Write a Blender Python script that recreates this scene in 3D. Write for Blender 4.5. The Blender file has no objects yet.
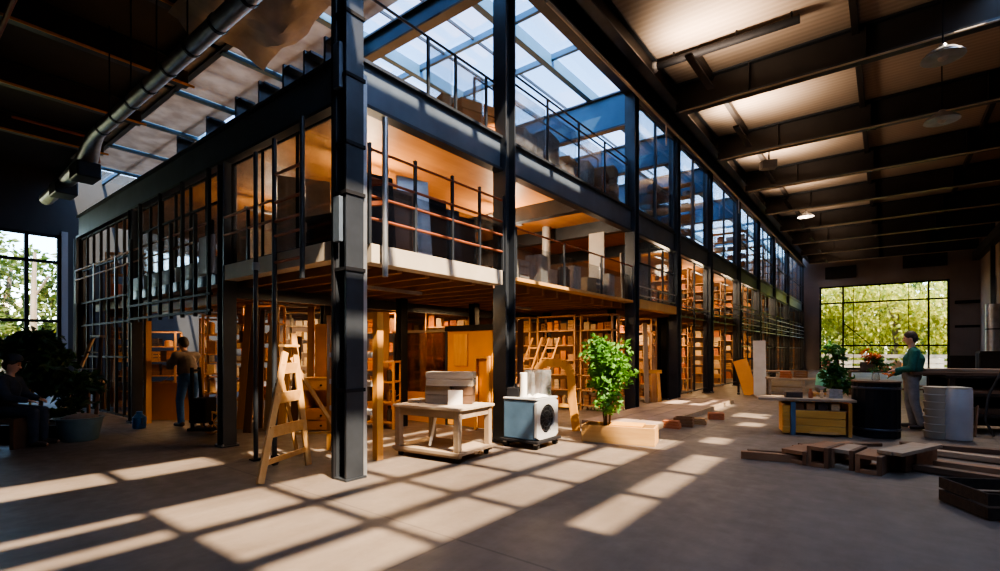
import bpy, math, random
from mathutils import Vector, Matrix, Euler
random.seed(7)
PI = math.pi
SC = bpy.context.scene
COL = SC.collection
CAMZ, F, HY = 1.45, 497.0, 350.0
FX, FY, RX, RY = -.613, .790, .790, .613

def dp(px, d, z=0.0):            # a spot at a given distance in front of the viewpoint
    l = (px - 500) / F * d
    return Vector((FX*d + RX*l, FY*d + RY*l, z))
def gp(px, py, z=0.0):           # a spot on a level plane
    return dp(px, F*(CAMZ - z)/(py - HY), z)
def hz(py, d):
    return CAMZ - (py - HY)/F*d
def onY(px, Y):
    u = (px-500)/F
    dx, dy = FX+RX*u, FY+RY*u
    t = Y/dy
    return dx*t, t

# ------------------------------------------------------------------ mesh builder
class MB:
    def __init__(s): s.v = []; s.f = []
    def add(s, vs, fs):
        n = len(s.v); s.v += [tuple(v) for v in vs]; s.f += [tuple(i+n for i in f) for f in fs]; return s
    def box(s, c, d, rz=0.0, m=None):
        hx, hy, hz_ = d[0]/2, d[1]/2, d[2]/2
        vs = [Vector((x*hx, y*hy, z*hz_)) for x in (-1,1) for y in (-1,1) for z in (-1,1)]
        if m is not None: vs = [m @ v for v in vs]
        if rz: 
            R = Matrix.Rotation(rz, 3, 'Z'); vs = [R @ v for v in vs]
        vs = [v + Vector(c) for v in vs]
        return s.add(vs, [(0,1,3,2),(4,6,7,5),(0,4,5,1),(2,3,7,6),(0,2,6,4),(1,5,7,3)])
    def bx(s, x0,x1,y0,y1,z0,z1):
        return s.box(((x0+x1)/2,(y0+y1)/2,(z0+z1)/2),(abs(x1-x0),abs(y1-y0),abs(z1-z0)))
    def bar(s, p, q, w, h, up=(0,0,1)):
        p, q = Vector(p), Vector(q); d = q-p; L = d.length
        if L < 1e-6: return s
        z = d/L; u = Vector(up)
        if abs(z.dot(u)) > .98: u = Vector((0,1,0))
        x = u.cross(z).normalized(); y = z.cross(x)
        m = Matrix((x, y, z)).transposed()
        return s.box((p+q)/2, (w, h, L), 0, m)
    def tube(s, p, q, r1, r2=None, n=12, caps=True):
        r2 = r1 if r2 is None else r2
        p, q = Vector(p), Vector(q); z = (q-p).normalized()
        u = Vector((0,0,1)) if abs(z.z) < .95 else Vector((1,0,0))
        x = u.cross(z).normalized(); y = z.cross(x)
        vs = []
        for c, r in ((p, r1), (q, r2)):
            for i in range(n):
                a = 2*PI*i/n; vs.append(c + x*math.cos(a)*r + y*math.sin(a)*r)
        fs = [(i, (i+1)%n, n+(i+1)%n, n+i) for i in range(n)]
        if caps: fs += [tuple(range(n-1,-1,-1)), tuple(range(n, 2*n))]
        return s.add(vs, fs)
    def path(s, pts, r, n=10):
        pts = [Vector(p) for p in pts]; rings = []; base = len(s.v); x = None
        for i, p in enumerate(pts):
            t = ((pts[min(i+1,len(pts)-1)] - pts[max(i-1,0)])).normalized()
            if x is None:
                u = Vector((0,0,1)) if abs(t.z) < .9 else Vector((1,0,0)); x = u.cross(t).normalized()
            else: x = (x - t*x.dot(t)).normalized()
            y = t.cross(x)
            rr = r[i] if isinstance(r,(list,tuple)) else r
            for k in range(n):
                a = 2*PI*k/n; s.v.append(tuple(p + x*math.cos(a)*rr + y*math.sin(a)*rr))
        for i in range(len(pts)-1):
            for k in range(n):
                a = base+i*n; b = a+n
                s.f.append((a+k, a+(k+1)%n, b+(k+1)%n, b+k))
        s.f.append(tuple(range(base+n-1, base-1, -1))); e = base+(len(pts)-1)*n
        s.f.append(tuple(range(e, e+n))); return s
    def lathe(s, prof, c=(0,0,0), n=20, flute=0):
        base = len(s.v); c = Vector(c)
        for r, z in prof:
            for k in range(n):
                a = 2*PI*k/n; rr = r*(1-flute*(k%2)); s.v.append(tuple(c+Vector((rr*math.cos(a), rr*math.sin(a), z))))
        for i in range(len(prof)-1):
            for k in range(n):
                a = base+i*n; b = a+n
                s.f.append((a+k, a+(k+1)%n, b+(k+1)%n, b+k))
        s.f.append(tuple(range(base+n-1, base-1, -1))); e = base+(len(prof)-1)*n
        s.f.append(tuple(range(e, e+n))); return s
    def ell(s, c, r, n=14, m=8, rot=None):
        c = Vector(c); base = len(s.v)
        def tr(v): 
            v = Vector((v[0]*r[0], v[1]*r[1], v[2]*r[2]))
            return (rot @ v if rot is not None else v) + c
        s.v.append(tuple(tr((0,0,-1))))
        for i in range(1, m):
            a = -PI/2 + PI*i/m
            for k in range(n):
                b = 2*PI*k/n; s.v.append(tuple(tr((math.cos(a)*math.cos(b), math.cos(a)*math.sin(b), math.sin(a)))))
        s.v.append(tuple(tr((0,0,1)))); top = len(s.v)-1
        for k in range(n):
            s.f.append((base, base+1+(k+1)%n, base+1+k))
            o = base+1+(m-2)*n; s.f.append((top, o+k, o+(k+1)%n))
        for i in range(m-2):
            for k in range(n):
                a = base+1+i*n; b = a+n
                s.f.append((a+k, a+(k+1)%n, b+(k+1)%n, b+k))
        return s
    def cap(s, p, q, r1, r2, n=12):   # round-ended tapered limb
        p, q = Vector(p), Vector(q); z = (q-p); L = z.length; z = z/L
        u = Vector((0,0,1)) if abs(z.z) < .95 else Vector((1,0,0))
        x = u.cross(z).normalized(); y = z.cross(x); base = len(s.v); rings = []
        for a in (-75,-45,-15): 
            a = math.radians(a); rings.append((p + z*math.sin(a)*r1, math.cos(a)*r1))
        for a in (15,45,75):
            a = math.radians(a); rings.append((q + z*math.sin(a)*r2, math.cos(a)*r2))
        for c, r in rings:
            for k in range(n):
                b = 2*PI*k/n; s.v.append(tuple(c + x*math.cos(b)*r + y*math.sin(b)*r))
        for i in range(5):
            for k in range(n):
                a = base+i*n; b = a+n
                s.f.append((a+k, a+(k+1)%n, b+(k+1)%n, b+k))
        s.f.append(tuple(range(base+n-1, base-1, -1))); e = base+5*n
        s.f.append(tuple(range(e, e+n))); return s

MCACHE = {}
def build(mb, name, mat, parent=None, smooth=False, bevel=0.0, loc=None, rz=0.0):
    me = bpy.data.meshes.new(name); me.from_pydata(mb.v, [], mb.f); me.update()
    if mat is not None: me.materials.append(mat)
    if smooth: me.polygons.foreach_set('use_smooth', [True]*len(me.polygons))
    o = bpy.data.objects.new(name, me); COL.objects.link(o)
    if parent is not None: o.parent = parent
    if loc is not None: o.location = loc
    if rz: o.rotation_euler.z = rz
    if bevel:
        b = o.modifiers.new('Bevel','BEVEL'); b.width = bevel; b.segments = 2; b.limit_method = 'ANGLE'
    if smooth:
        try: me.set_sharp_from_angle(angle=math.radians(40))
        except Exception: pass
    return o
def tag(o, label, cat, group=None, kind=None):
    o['label'] = label; o['category'] = cat
    if group: o['group'] = group
    o['kind'] = kind or 'thing'
    return o
def thing(name, label, cat, loc=(0,0,0), rz=0.0, group=None):
    o = bpy.data.objects.new(name, None); COL.objects.link(o)
    o.location = loc; o.rotation_euler = (0,0,rz); o.empty_display_size = .1
    return tag(o, label, cat, group)
def struct(name, mb, mat, parent=None, **k):
    o = build(mb, name, mat, parent, **k)
    if parent is None: o['kind'] = 'structure'
    return o
def dup(root, loc, rz=None, label=None, group=None, scale=None):
    r = root.copy(); COL.objects.link(r); r.location = loc
    if rz is not None: r.rotation_euler.z = rz
    if label: r['label'] = label
    if group: r['group'] = group
    if scale: r.scale = scale
    for ch in list(root.children):
        c = ch.copy(); COL.objects.link(c); c.parent = r
        for g in list(ch.children):
            d = g.copy(); COL.objects.link(d); d.parent = c
    return r

# ------------------------------------------------------------------ materials
def nt(name):
    m = bpy.data.materials.new(name); m.use_nodes = True
    t = m.node_tree; b = t.nodes['Principled BSDF']
    return m, t, b
def ramp(t, src, stops):
    r = t.nodes.new('ShaderNodeValToRGB'); e = r.color_ramp.elements
    while len(e) < len(stops): e.new(.5)
    for i, (p, c) in enumerate(stops): e[i].position = p; e[i].color = (*c, 1)
    t.links.new(src, r.inputs[0]); return r
def coords(t, scale=(1,1,1), kind='Object'):
    c = t.nodes.new('ShaderNodeTexCoord'); mp = t.nodes.new('ShaderNodeMapping')
    mp.inputs['Scale'].default_value = scale
    t.links.new(c.outputs[kind], mp.inputs[0]); return mp.outputs[0]
def noise(t, vec, scale, detail=4, rough=.55):
    n = t.nodes.new('ShaderNodeTexNoise'); n.inputs['Scale'].default_value = scale
    n.inputs['Detail'].default_value = detail; n.inputs['Roughness'].default_value = rough
    t.links.new(vec, n.inputs['Vector']); return n.outputs[0]
def bump(t, b, h, s=.2, d=.02):
    n = t.nodes.new('ShaderNodeBump'); n.inputs['Strength'].default_value = s; n.inputs['Distance'].default_value = d
    t.links.new(h, n.inputs['Height']); t.links.new(n.outputs[0], b.inputs['Normal'])
def plain(name, c, rough=.6, metal=0.0, var=.25, scale=3.0, bmp=.1, spec=None):
    m, t, b = nt(name); v = coords(t); n = noise(t, v, scale)
    lo = tuple(x*(1-var) for x in c); hi = tuple(min(1, x*(1+var)) for x in c)
    r = ramp(t, n, [(.3, lo), (.7, hi)]); t.links.new(r.outputs[0], b.inputs['Base Color'])
    b.inputs['Roughness'].default_value = rough; b.inputs['Metallic'].default_value = metal
    if bmp: bump(t, b, noise(t, v, scale*8), bmp, .01)
    return m
def wood(name, c1, c2, axis='z', scale=6.0, rough=.6, bmp=.15):
    m, t, b = nt(name)
    sc = {'x': (.12,1,1), 'y': (1,.12,1), 'z': (1,1,.12)}[axis]
    v = coords(t, sc); n = noise(t, v, scale*2.5, 6, .65); n2 = noise(t, coords(t), 1.3, 3)
    mx = t.nodes.new('ShaderNodeMath'); mx.operation = 'MULTIPLY_ADD'; mx.inputs[1].default_value = .65
    t.links.new(n, mx.inputs[0])
    mm = t.nodes.new('ShaderNodeMath'); mm.operation = 'MULTIPLY'; mm.inputs[1].default_value = .35; t.links.new(n2, mm.inputs[0])
    t.links.new(mm.outputs[0], mx.inputs[2])
    r = ramp(t, mx.outputs[0], [(.3, c1), (.5, tuple((a+d)/2 for a, d in zip(c1,c2))), (.68, c2)])
    t.links.new(r.outputs[0], b.inputs['Base Color']); b.inputs['Roughness'].default_value = rough
    bump(t, b, n, bmp, .01); return m
def glass(name, tint=(.9,.95,1), refl=.10, rough=.03, dirt=0.0, dirt_c=(.6,.62,.65)):
    m = bpy.data.materials.new(name); m.use_nodes = True; t = m.node_tree
    for n in list(t.nodes): t.nodes.remove(n)
    out = t.nodes.new('ShaderNodeOutputMaterial'); tr = t.nodes.new('ShaderNodeBsdfTransparent'); gl = t.nodes.new('ShaderNodeBsdfGlossy')
    tr.inputs[0].default_value = (*tint, 1); gl.inputs['Roughness'].default_value = rough
    fr = t.nodes.new('ShaderNodeFresnel'); fr.inputs[0].default_value = 1.45
    ad = t.nodes.new('ShaderNodeMath'); ad.operation = 'MULTIPLY_ADD'; ad.inputs[1].default_value = .45; ad.inputs[2].default_value = refl*.4
    t.links.new(fr.outputs[0], ad.inputs[0])
    mx = t.nodes.new('ShaderNodeMixShader'); t.links.new(ad.outputs[0], mx.inputs[0]); t.links.new(tr.outputs[0], mx.inputs[1]); t.links.new(gl.outputs[0], mx.inputs[2])
    last = mx
    if dirt:
        df = t.nodes.new('ShaderNodeBsdfDiffuse'); df.inputs[0].default_value = (*dirt_c, 1)
        v = coords(t); r = ramp(t, noise(t, v, 1.4, 5, .65), [(.4,(0,0,0)), (.75,(dirt,)*3)])
        m2 = t.nodes.new('ShaderNodeMixShader'); t.links.new(r.outputs[0], m2.inputs[0]); t.links.new(mx.outputs[0], m2.inputs[1]); t.links.new(df.outputs[0], m2.inputs[2]); last = m2
    t.links.new(last.outputs[0], out.inputs[0]); return m
def leafmat(name, c1, c2, trans=.35):
    m, t, b = nt(name); v = coords(t)
    r = ramp(t, noise(t, v, 2.2, 3), [(.35, c1), (.65, c2)]); t.links.new(r.outputs[0], b.inputs['Base Color'])
    b.inputs['Roughness'].default_value = .5
    tl = t.nodes.new('ShaderNodeBsdfTranslucent'); t.links.new(r.outputs[0], tl.inputs[0])
    mx = t.nodes.new('ShaderNodeMixShader'); mx.inputs[0].default_value = trans
    out = t.nodes['Material Output']
    t.links.new(b.outputs[0], mx.inputs[1]); t.links.new(tl.outputs[0], mx.inputs[2]); t.links.new(mx.outputs[0], out.inputs[0])
    return m
def concrete():
    m, t, b = nt('floor_concrete'); v = coords(t)
    n = noise(t, v, .35, 6, .6); n2 = noise(t, v, 5, 5, .6); sv = coords(t, (1.2,.25,1)); n3 = noise(t, sv, 2.2, 5, .7)
    r = ramp(t, n, [(.3,(.105,.084,.068)), (.7,(.185,.150,.122))])
    r2 = ramp(t, n3, [(.35,(.72,.7,.68)), (.6,(1,1,1))])
    mx = t.nodes.new('ShaderNodeMix'); mx.data_type = 'RGBA'; mx.blend_type = 'MULTIPLY'; mx.inputs[0].default_value = .8
    t.links.new(r.outputs[0], mx.inputs[6]); t.links.new(r2.outputs[0], mx.inputs[7])
    br = t.nodes.new('ShaderNodeTexBrick'); br.offset = 0; br.inputs['Scale'].default_value = 1; br.inputs['Brick Width'].default_value = 4.0; br.inputs['Row Height'].default_value = 4.0
    br.inputs['Mortar Size'].default_value = .012; br.inputs['Color1'].default_value = (1,1,1,1); br.inputs['Color2'].default_value = (1,1,1,1); br.inputs['Mortar'].default_value = (.62,.62,.62,1)
    mp = t.nodes.new('ShaderNodeMapping'); mp.inputs['Location'].default_value = (2.6,1.2,0); t.links.new(v, mp.inputs[0]); t.links.new(mp.outputs[0], br.inputs['Vector'])
    m3 = t.nodes.new('ShaderNodeMix'); m3.data_type = 'RGBA'; m3.blend_type = 'MULTIPLY'; m3.inputs[0].default_value = 1
    t.links.new(mx.outputs[2], m3.inputs[6]); t.links.new(br.outputs[0], m3.inputs[7])
    t.links.new(m3.outputs[2], b.inputs['Base Color'])
    rr = ramp(t, n2, [(.3,(.42,)*3), (.7,(.62,)*3)]); t.links.new(rr.outputs[0], b.inputs['Roughness'])
    bump(t, b, n2, .12, .01); return m
def banded(name, c1, c2, axis='x', freq=1.0, rough=.7):   # boards / corrugation along one axis
    m, t, b = nt(name); v = coords(t)
    w = t.nodes.new('ShaderNodeTexWave'); w.wave_type = 'BANDS'; w.bands_direction = axis.upper(); w.inputs['Scale'].default_value = freq
    w.inputs['Distortion'].default_value = .3; t.links.new(v, w.inputs['Vector'])
    n = noise(t, v, .8, 5); mx = t.nodes.new('ShaderNodeMath'); mx.operation = 'MULTIPLY'; 
    t.links.new(w.outputs[1], mx.inputs[0]); t.links.new(n, mx.inputs[1])
    r = ramp(t, mx.outputs[0], [(.1, c1), (.5, c2)]); t.links.new(r.outputs[0], b.inputs['Base Color'])
    b.inputs['Roughness'].default_value = rough; bump(t, b, w.outputs[1], .08, .01); return m

M = {}
M['floor'] = concrete()
M['steel'] = plain('dark_steel', (.05,.058,.07), .36, .55, .25, 2.0, .04)
M['steel_blue'] = plain('blue_grey_steel', (.10,.13,.17), .42, .35, .2, 1.5, .04)
M['sky_beam'] = plain('blue_painted_steel', (.07,.17,.29), .45, .2, .2, 1.0, .03)
M['galv'] = plain('galvanised_steel', (.45,.47,.5), .35, .8, .2, 4, .05)
M['black'] = plain('black_steel', (.014,.014,.016), .6, .0, .25, 3, .05)
M['black'].node_tree.nodes['Principled BSDF'].inputs['Specular IOR Level'].default_value = .12
M['brown_beam'] = plain('brown_black_beam', (.028,.023,.021), .55, .2, .3, 1.0, .05)
M['rail'] = plain('rust_brown_rail', (.27,.085,.04), .45, .3, .25, 4, .05)
M['cream'] = plain('cream_fascia', (.42,.36,.28), .65, 0, .18, 1.2, .08)
M['white'] = plain('dusty_white', (.55,.53,.50), .55, 0, .1, 3, .03)
M['plaster'] = plain('grey_plaster', (.30,.27,.265), .85, 0, .15, .6, .1)
M['plaster_pink'] = plain('warm_plaster', (.36,.28,.25), .85, 0, .15, .6, .1)
M['dark_wall'] = plain('dark_cladding', (.03,.028,.028), .7, 0, .3, .5, .1)
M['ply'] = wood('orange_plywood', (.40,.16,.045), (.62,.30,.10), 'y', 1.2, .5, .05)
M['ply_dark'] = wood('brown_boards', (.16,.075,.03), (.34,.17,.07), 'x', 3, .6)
M['pine'] = wood('golden_pine', (.42,.21,.065), (.62,.36,.13), 'z', 5)
M['pine_x'] = wood('golden_pine_flat', (.44,.22,.065), (.64,.38,.14), 'x', 5)
M['honey'] = wood('honey_wood', (.46,.20,.04), (.70,.36,.09), 'z', 4, .45)
M['honey_x'] = wood('honey_planks', (.48,.22,.035), (.78,.42,.09), 'x', 4, .5)
M['grey_wood'] = wood('weathered_wood', (.20,.14,.09), (.40,.31,.22), 'x', 5)
M['grey_wood_z'] = wood('weathered_wood_upright', (.20,.14,.09), (.42,.32,.22), 'z', 5)
M['white_wood'] = wood('whitewashed_wood', (.30,.23,.16), (.56,.47,.36), 'x', 5)
M['dark_wood'] = wood('dark_brown_wood', (.06,.032,.018), (.17,.09,.05), 'x', 4)
M['dark_wood_z'] = wood('dark_brown_uprights', (.06,.032,.018), (.15,.08,.045), 'z', 4)
M['red_wood'] = wood('reddish_timber', (.16,.075,.035), (.36,.19,.10), 'x', 4)
M['red_wood_y'] = wood('reddish_timber_lengthwise', (.15,.07,.035), (.36,.19,.10), 'y', 4)
M['rack_wood'] = wood('rack_wood', (.30,.15,.06), (.56,.32,.15), 'z', 4)
M['ceil_r'] = banded('ceiling_boards', (.30,.235,.185), (.36,.285,.225), 'y', 2.0)
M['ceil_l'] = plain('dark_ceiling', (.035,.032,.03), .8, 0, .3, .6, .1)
M['panel_w'] = leafmat('pale_roof_panel', (.34,.31,.29), (.48,.45,.43), .38)
M['glass'] = glass('clear_glass', (.93,.96,.98), .08)
M['glass_dirty'] = glass('dusty_glass', (.9,.94,.97), .16, .05, .16, (.55,.56,.6))
M['glass_dark'] = glass('smoked_glass', (.55,.58,.6), .12, .05, .2)
M['acrylic'] = glass('clear_acrylic', (.9,.92,.92), .3, .05, .35, (.8,.8,.8))
M['blue_metal'] = plain('blue_painted_metal', (.08,.15,.24), .45, .1, .2, 3, .05)
M['white_metal'] = plain('white_painted_metal', (.42,.43,.44), .4, .1, .1, 3, .03)
M['rubber'] = plain('black_rubber', (.012,.012,.012), .7, 0, .2, 5, .05)
M['skin'] = plain('skin', (.55,.30,.20), .5, 0, .1, 6, .03)
M['hair'] = plain('dark_brown_hair', (.035,.02,.012), .6, 0, .3, 30, .3)
M['hair_red'] = plain('auburn_hair', (.16,.06,.025), .6, 0, .3, 30, .3)
M['green_knit'] = plain('dark_green_knit', (.015,.11,.085), .9, 0, .25, 25, .3)
M['denim'] = plain('grey_denim', (.17,.165,.17), .9, 0, .2, 14, .25)
M['blue_denim'] = plain('blue_denim', (.03,.10,.27), .9, 0, .2, 14, .25)
M['grey_shirt'] = plain('grey_brown_shirt', (.16,.13,.12), .9, 0, .2, 14, .2)
M['mint'] = plain('mint_shirt', (.20,.60,.42), .85, 0, .12, 14, .2)
M['navy'] = plain('dark_navy_cloth', (.02,.03,.05), .9, 0, .2, 14, .2)
M['shoe'] = plain('dark_leather', (.03,.02,.016), .5, 0, .2, 8, .1)
M['eye'] = plain('eye_dark', (.02,.012,.01), .2, 0, 0, 3, 0)
M['lip'] = plain('lip', (.38,.14,.11), .5, 0, .1, 6, 0)
M['orange_petal'] = leafmat('orange_petals', (.70,.13,.01), (.95,.33,.03), .25)
M['leaf'] = leafmat('fresh_green_leaf', (.045,.17,.02), (.16,.36,.05))
M['leaf_dark'] = leafmat('deep_green_leaf', (.02,.09,.02), (.06,.20,.04))
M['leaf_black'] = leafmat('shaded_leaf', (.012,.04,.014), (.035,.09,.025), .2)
M['leaf_yellow'] = leafmat('sunny_yellow_green_leaf', (.34,.38,.04), (.70,.64,.14), .5)
M['leaf_olive'] = leafmat('olive_leaf', (.06,.11,.015), (.19,.22,.04), .4)
M['stem'] = plain('stem_brown', (.10,.06,.03), .8, 0, .3, 6, .2)
M['stem_y'] = plain('yellow_stem', (.50,.27,.03), .7, 0, .3, 6, .2)
M['bark'] = plain('bark', (.22,.17,.12), .9, 0, .4, 4, .5)
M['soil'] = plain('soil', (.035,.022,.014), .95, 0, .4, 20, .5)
M['terracotta'] = plain('terracotta', (.33,.11,.05), .75, 0, .2, 5, .1)
M['paper'] = plain('white_paper', (.80,.78,.74), .8, 0, .05, 5, .03)
M['bluebin'] = plain('blue_grey_plastic', (.10,.17,.20), .5, 0, .2, 3, .05)
M['ground_out'] = plain('dry_grass', (.16,.15,.06), .95, 0, .35, .8, .2)
M['amber'] = plain('amber_panel', (.62,.27,.03), .35, 0, .25, .8, .03)
M['kerb'] = plain('dusty_kerb', (.26,.19,.15), .8, 0, .25, 2, .1)
ITEMC = {'tan': (.38,.21,.09), 'brown': (.18,.085,.035), 'orange': (.48,.17,.03), 'cream': (.50,.37,.22), 'dark': (.05,.035,.03), 'rust': (.36,.12,.05), 'grey': (.30,.28,.26), 'white': (.55,.50,.43)}
for k, c in ITEMC.items(): M['item_'+k] = plain('item_'+k, c, .7, 0, .2, 4, .08)
# ================================================================== SETTING
FXX, FYY = -4.8, 3.4            # the two glazed fronts of the inner steel structure
ZM, ZD, ZR = 2.67, 4.8, 7.6     # mid floor, upper deck, roof edge
COLY = [3.4, 6.3, 11.35, 14.4, 17.8, 22.0, 26.0, 30.2, 35.0]
COLX = [-7.85, -11.9, -16.0]
WX0, WX1, WY0, WY1 = -24.0, 4.6, -8.0, 42.3

struct('floor', MB().bx(WX0-.3, WX1+.3, WY0-.3, WY1+.3, -.2, 0), M['floor'])
struct('ground', MB().bx(-120, 90, -60, 130, -.5, -.21), M['ground_out'])

# back wall with the big garden window
WB0, WB1, WBT = -3.75, 3.2, 5.95
w = MB(); w.bx(WX0-.3, WB0, WY1, WY1+.3, 0, 8.4).bx(WB1, WX1+.3, WY1, WY1+.3, 0, 8.4).bx(WB0, WB1, WY1, WY1+.3, WBT, 8.4).bx(WB0, WB1, WY1, WY1+.3, 0, .12)
struct('wall_back', w, M['plaster'])
wf = MB()
for x in (WB0+.06, -2.35, 2.2, WB1-.06): wf.bx(x-.05, x+.05, WY1-.05, WY1+.1, .12, WBT)
for x in (-1.75, 1.2, -.3): wf.bx(x-.018, x+.018, WY1-.03, WY1+.05, .12, WBT)
for z in (.17, 1.75, 4.75, WBT-.06): wf.bx(WB0, WB1, WY1-.05, WY1+.1, z-.05, z+.05)
wf.bar((-2.3, WY1-.1, 3.3), (-.75, WY1-.1, 1.75), .06, .06)
o = struct('window_1', wf, M['black'])
struct('pane', MB().bx(WB0, WB1, WY1+.12, WY1+.13, .12, WBT), M['glass'], o)
t1 = struct('trim_1', MB().bx(WB1+.25, WX1, WY1-.12, WY1, 4.35, 4.55).bx(WB1+.25, WX1, WY1-.1, WY1, 2.85, 3.0), M['black'])
struct('baseboard_back', MB().bx(WB1, WX1, WY1-.04, WY1, 0, 1.1), M['dark_wall'])
# right wall, plaster, two tall dark openings
w = MB()
w.bx(WX1, WX1+.3, WY0, 33.6, 0, 8.4).bx(WX1, WX1+.3, 34.5, 36.6, 0, 8.4).bx(WX1, WX1+.3, 37.4, WY1, 0, 8.4)
w.bx(WX1, WX1+.3, 33.6, 34.5, 0, 1.5).bx(WX1, WX1+.3, 33.6, 34.5, 5.6, 8.4).bx(WX1, WX1+.3, 36.6, 37.4, 0, 1.5).bx(WX1, WX1+.3, 36.6, 37.4, 5.4, 8.4)
struct('wall_right', w, M['plaster_pink'])
for n, (a, b, z) in enumerate(((33.6, 34.5, 5.6), (36.6, 37.4, 5.4))):
    f = MB(); f.bx(WX1+.08, WX1+.16, a, a+.07, 1.5, z).bx(WX1+.08, WX1+.16, b-.07, b, 1.5, z).bx(WX1+.08, WX1+.16, a, b, 1.5, 1.58).bx(WX1+.08, WX1+.16, a, b, z-.08, z).bx(WX1+.08, WX1+.16, a, b, 3.5, 3.56)
    o = struct('window_%d' % (n+4), f, M['black']); struct('pane', MB().bx(WX1+.17, WX1+.2, a, b, 1.5, z), M['glass_dark'], o)
tr = MB()
for y in range(13, 41, 4): tr.bx(WX1-.18, WX1, y-.1, y+.1, 0, 8.2)
struct('trim_2', tr, M['brown_beam'])
struct('trim_3', MB().bx(WX1-.35, WX1, 8, WY1, 7.0, 7.5), M['brown_beam'])
struct('wall_front', MB().bx(WX0-.3, WX1+.3, WY0-.3, WY0, 0, 8.4), M['dark_wall'])
# left wall with tall window
WLA, WLB = -2.5, 4.55
w = MB(); w.bx(WX0-.3, WX0, WY0, WLA, 0, 8.4).bx(WX0-.3, WX0, WLB, WY1, 0, 8.4).bx(WX0-.3, WX0, WLA, WLB, 5.65, 8.4).bx(WX0-.3, WX0, WLA, WLB, 0, .5)
struct('wall_left', w, M['dark_wall'])
wf = MB()
for y in (WLA+.05, -.4, 1.6, 3.62, WLB-.05): wf.bx(WX0-.1, WX0+.06, y-.055, y+.055, .5, 5.65)
wf.bx(WX0-.08, WX0+.03, 4.05, 4.3, .5, 5.65) if False else None
for z in (.55, 2.5, 4.65, 5.6): wf.bx(WX0-.1, WX0+.06, WLA, WLB, z-.05, z+.05)
o = struct('window_2', wf, M['black'])
struct('pane', MB().bx(WX0-.15, WX0-.14, WLA, WLB, .5, 5.65), M['glass'], o)
struct('trim_4', MB().bx(WX0, WX0+.12, WLB, WLB+.18, 0, 5.8), M['plaster'])
# inner timber wall behind the workshop
struct('wall_workshop', MB().bx(-24, -9.2, 12.4, 12.5, 0, 4.6), M['ply_dark'])
struct('wall_workshop_side', MB().bx(-9.3, -9.2, 12.5, 42.3, 0, 7.6), M['ply_dark'])
struct('wall_upper', MB().bx(-16, -9.2, 12.25, 12.39, ZM, 4.6), M['plaster'])

# ---- roofs
SX, SY = .6/.8*8.25, -.15/.8*8.25       # where sunlight crosses the roof relative to the floor spot
FLOORLIT = [(-5.25,-2.55, 1.6, 6.85), (-2.12,-1.62, 3.6, 7.1), (-3.75,-2.45, 7.15, 8.0), (-5.0,-3.8, 7.0, 8.1), (-2.35,-1.85, 8.1, 8.7), (-2.3,-1.75, 10.2, 10.9), (-2.7,-1.9, 11.7, 12.5),
            (-7.35,-6.55, .7, 2.85), (-7.2,-6.3, 3.3, 8.6), (-5.25,-4.95, .45, 1.5), (-4.6,-4.25, .5, 1.5), (-6.1,-5.8, 3.5, 8.0), (-8.7,-8.1, 4.3, 9.6), (-4.2,-3.2,8.3,9.3), (-4.6,-3.0,12.6,14.6)]
holes = [(a+SX, b+SX, c+SY, d+SY) for a, b, c, d in FLOORLIT]  # unseen roof openings, shaped to throw the sun patches listed above
def slab_with_holes(mb, x0, x1, y0, y1, z0, z1, hs):
    xs = sorted({x0, x1, *[v for h in hs for v in h[:2] if x0 < v < x1]}); ys = sorted({y0, y1, *[v for h in hs for v in h[2:] if y0 < v < y1]})
    for i in range(len(xs)-1):
        run = None
        for j in range(len(ys)-1):
            cx, cy = (xs[i]+xs[i+1])/2, (ys[j]+ys[j+1])/2
            hole = any(h[0] < cx < h[1] and h[2] < cy < h[3] for h in hs)
            if hole:
                if run is not None: mb.bx(xs[i], xs[i+1], run, ys[j], z0, z1); run = None
            elif run is None: run = ys[j]
        if run is not None: mb.bx(xs[i], xs[i+1], run, y1, z0, z1)
    return mb
o = struct('ceiling', slab_with_holes(MB(), -4.8, WX1+.3, WY0, WY1+.3, 8.25, 8.33, holes), M['ceil_r'])
pur = MB()
for x in (-3.4, -.5, 2.3): 
    if True: pur.bx(x-.06, x+.06, 11.5, WY1, 8.1, 8.25)
struct('purlin', pur, M['brown_beam'], o)
for n, h in enumerate(holes):
    f = MB()
    L = h[3]-h[2]; k = max(1, round(L/1.15))
    for j in range(1, k): y = h[2]+L*j/k; f.bx(h[0], h[1], y-.05, y+.05, 8.2, 8.36)
    if h[1]-h[0] > 1.5:
        for q in (.36, .7): x = h[0]+(h[1]-h[0])*q; f.bx(x-.05, x+.05, h[2], h[3], 8.2, 8.36)
    f.bx(h[0]-.05, h[0], h[2], h[3], 8.2, 8.4).bx(h[1], h[1]+.05, h[2], h[3], 8.2, 8.4)
    struct('window_%d' % (n+10), f, M['black'])  # unseen skylight bars, added to cast grid shadows into the sun patches
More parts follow.
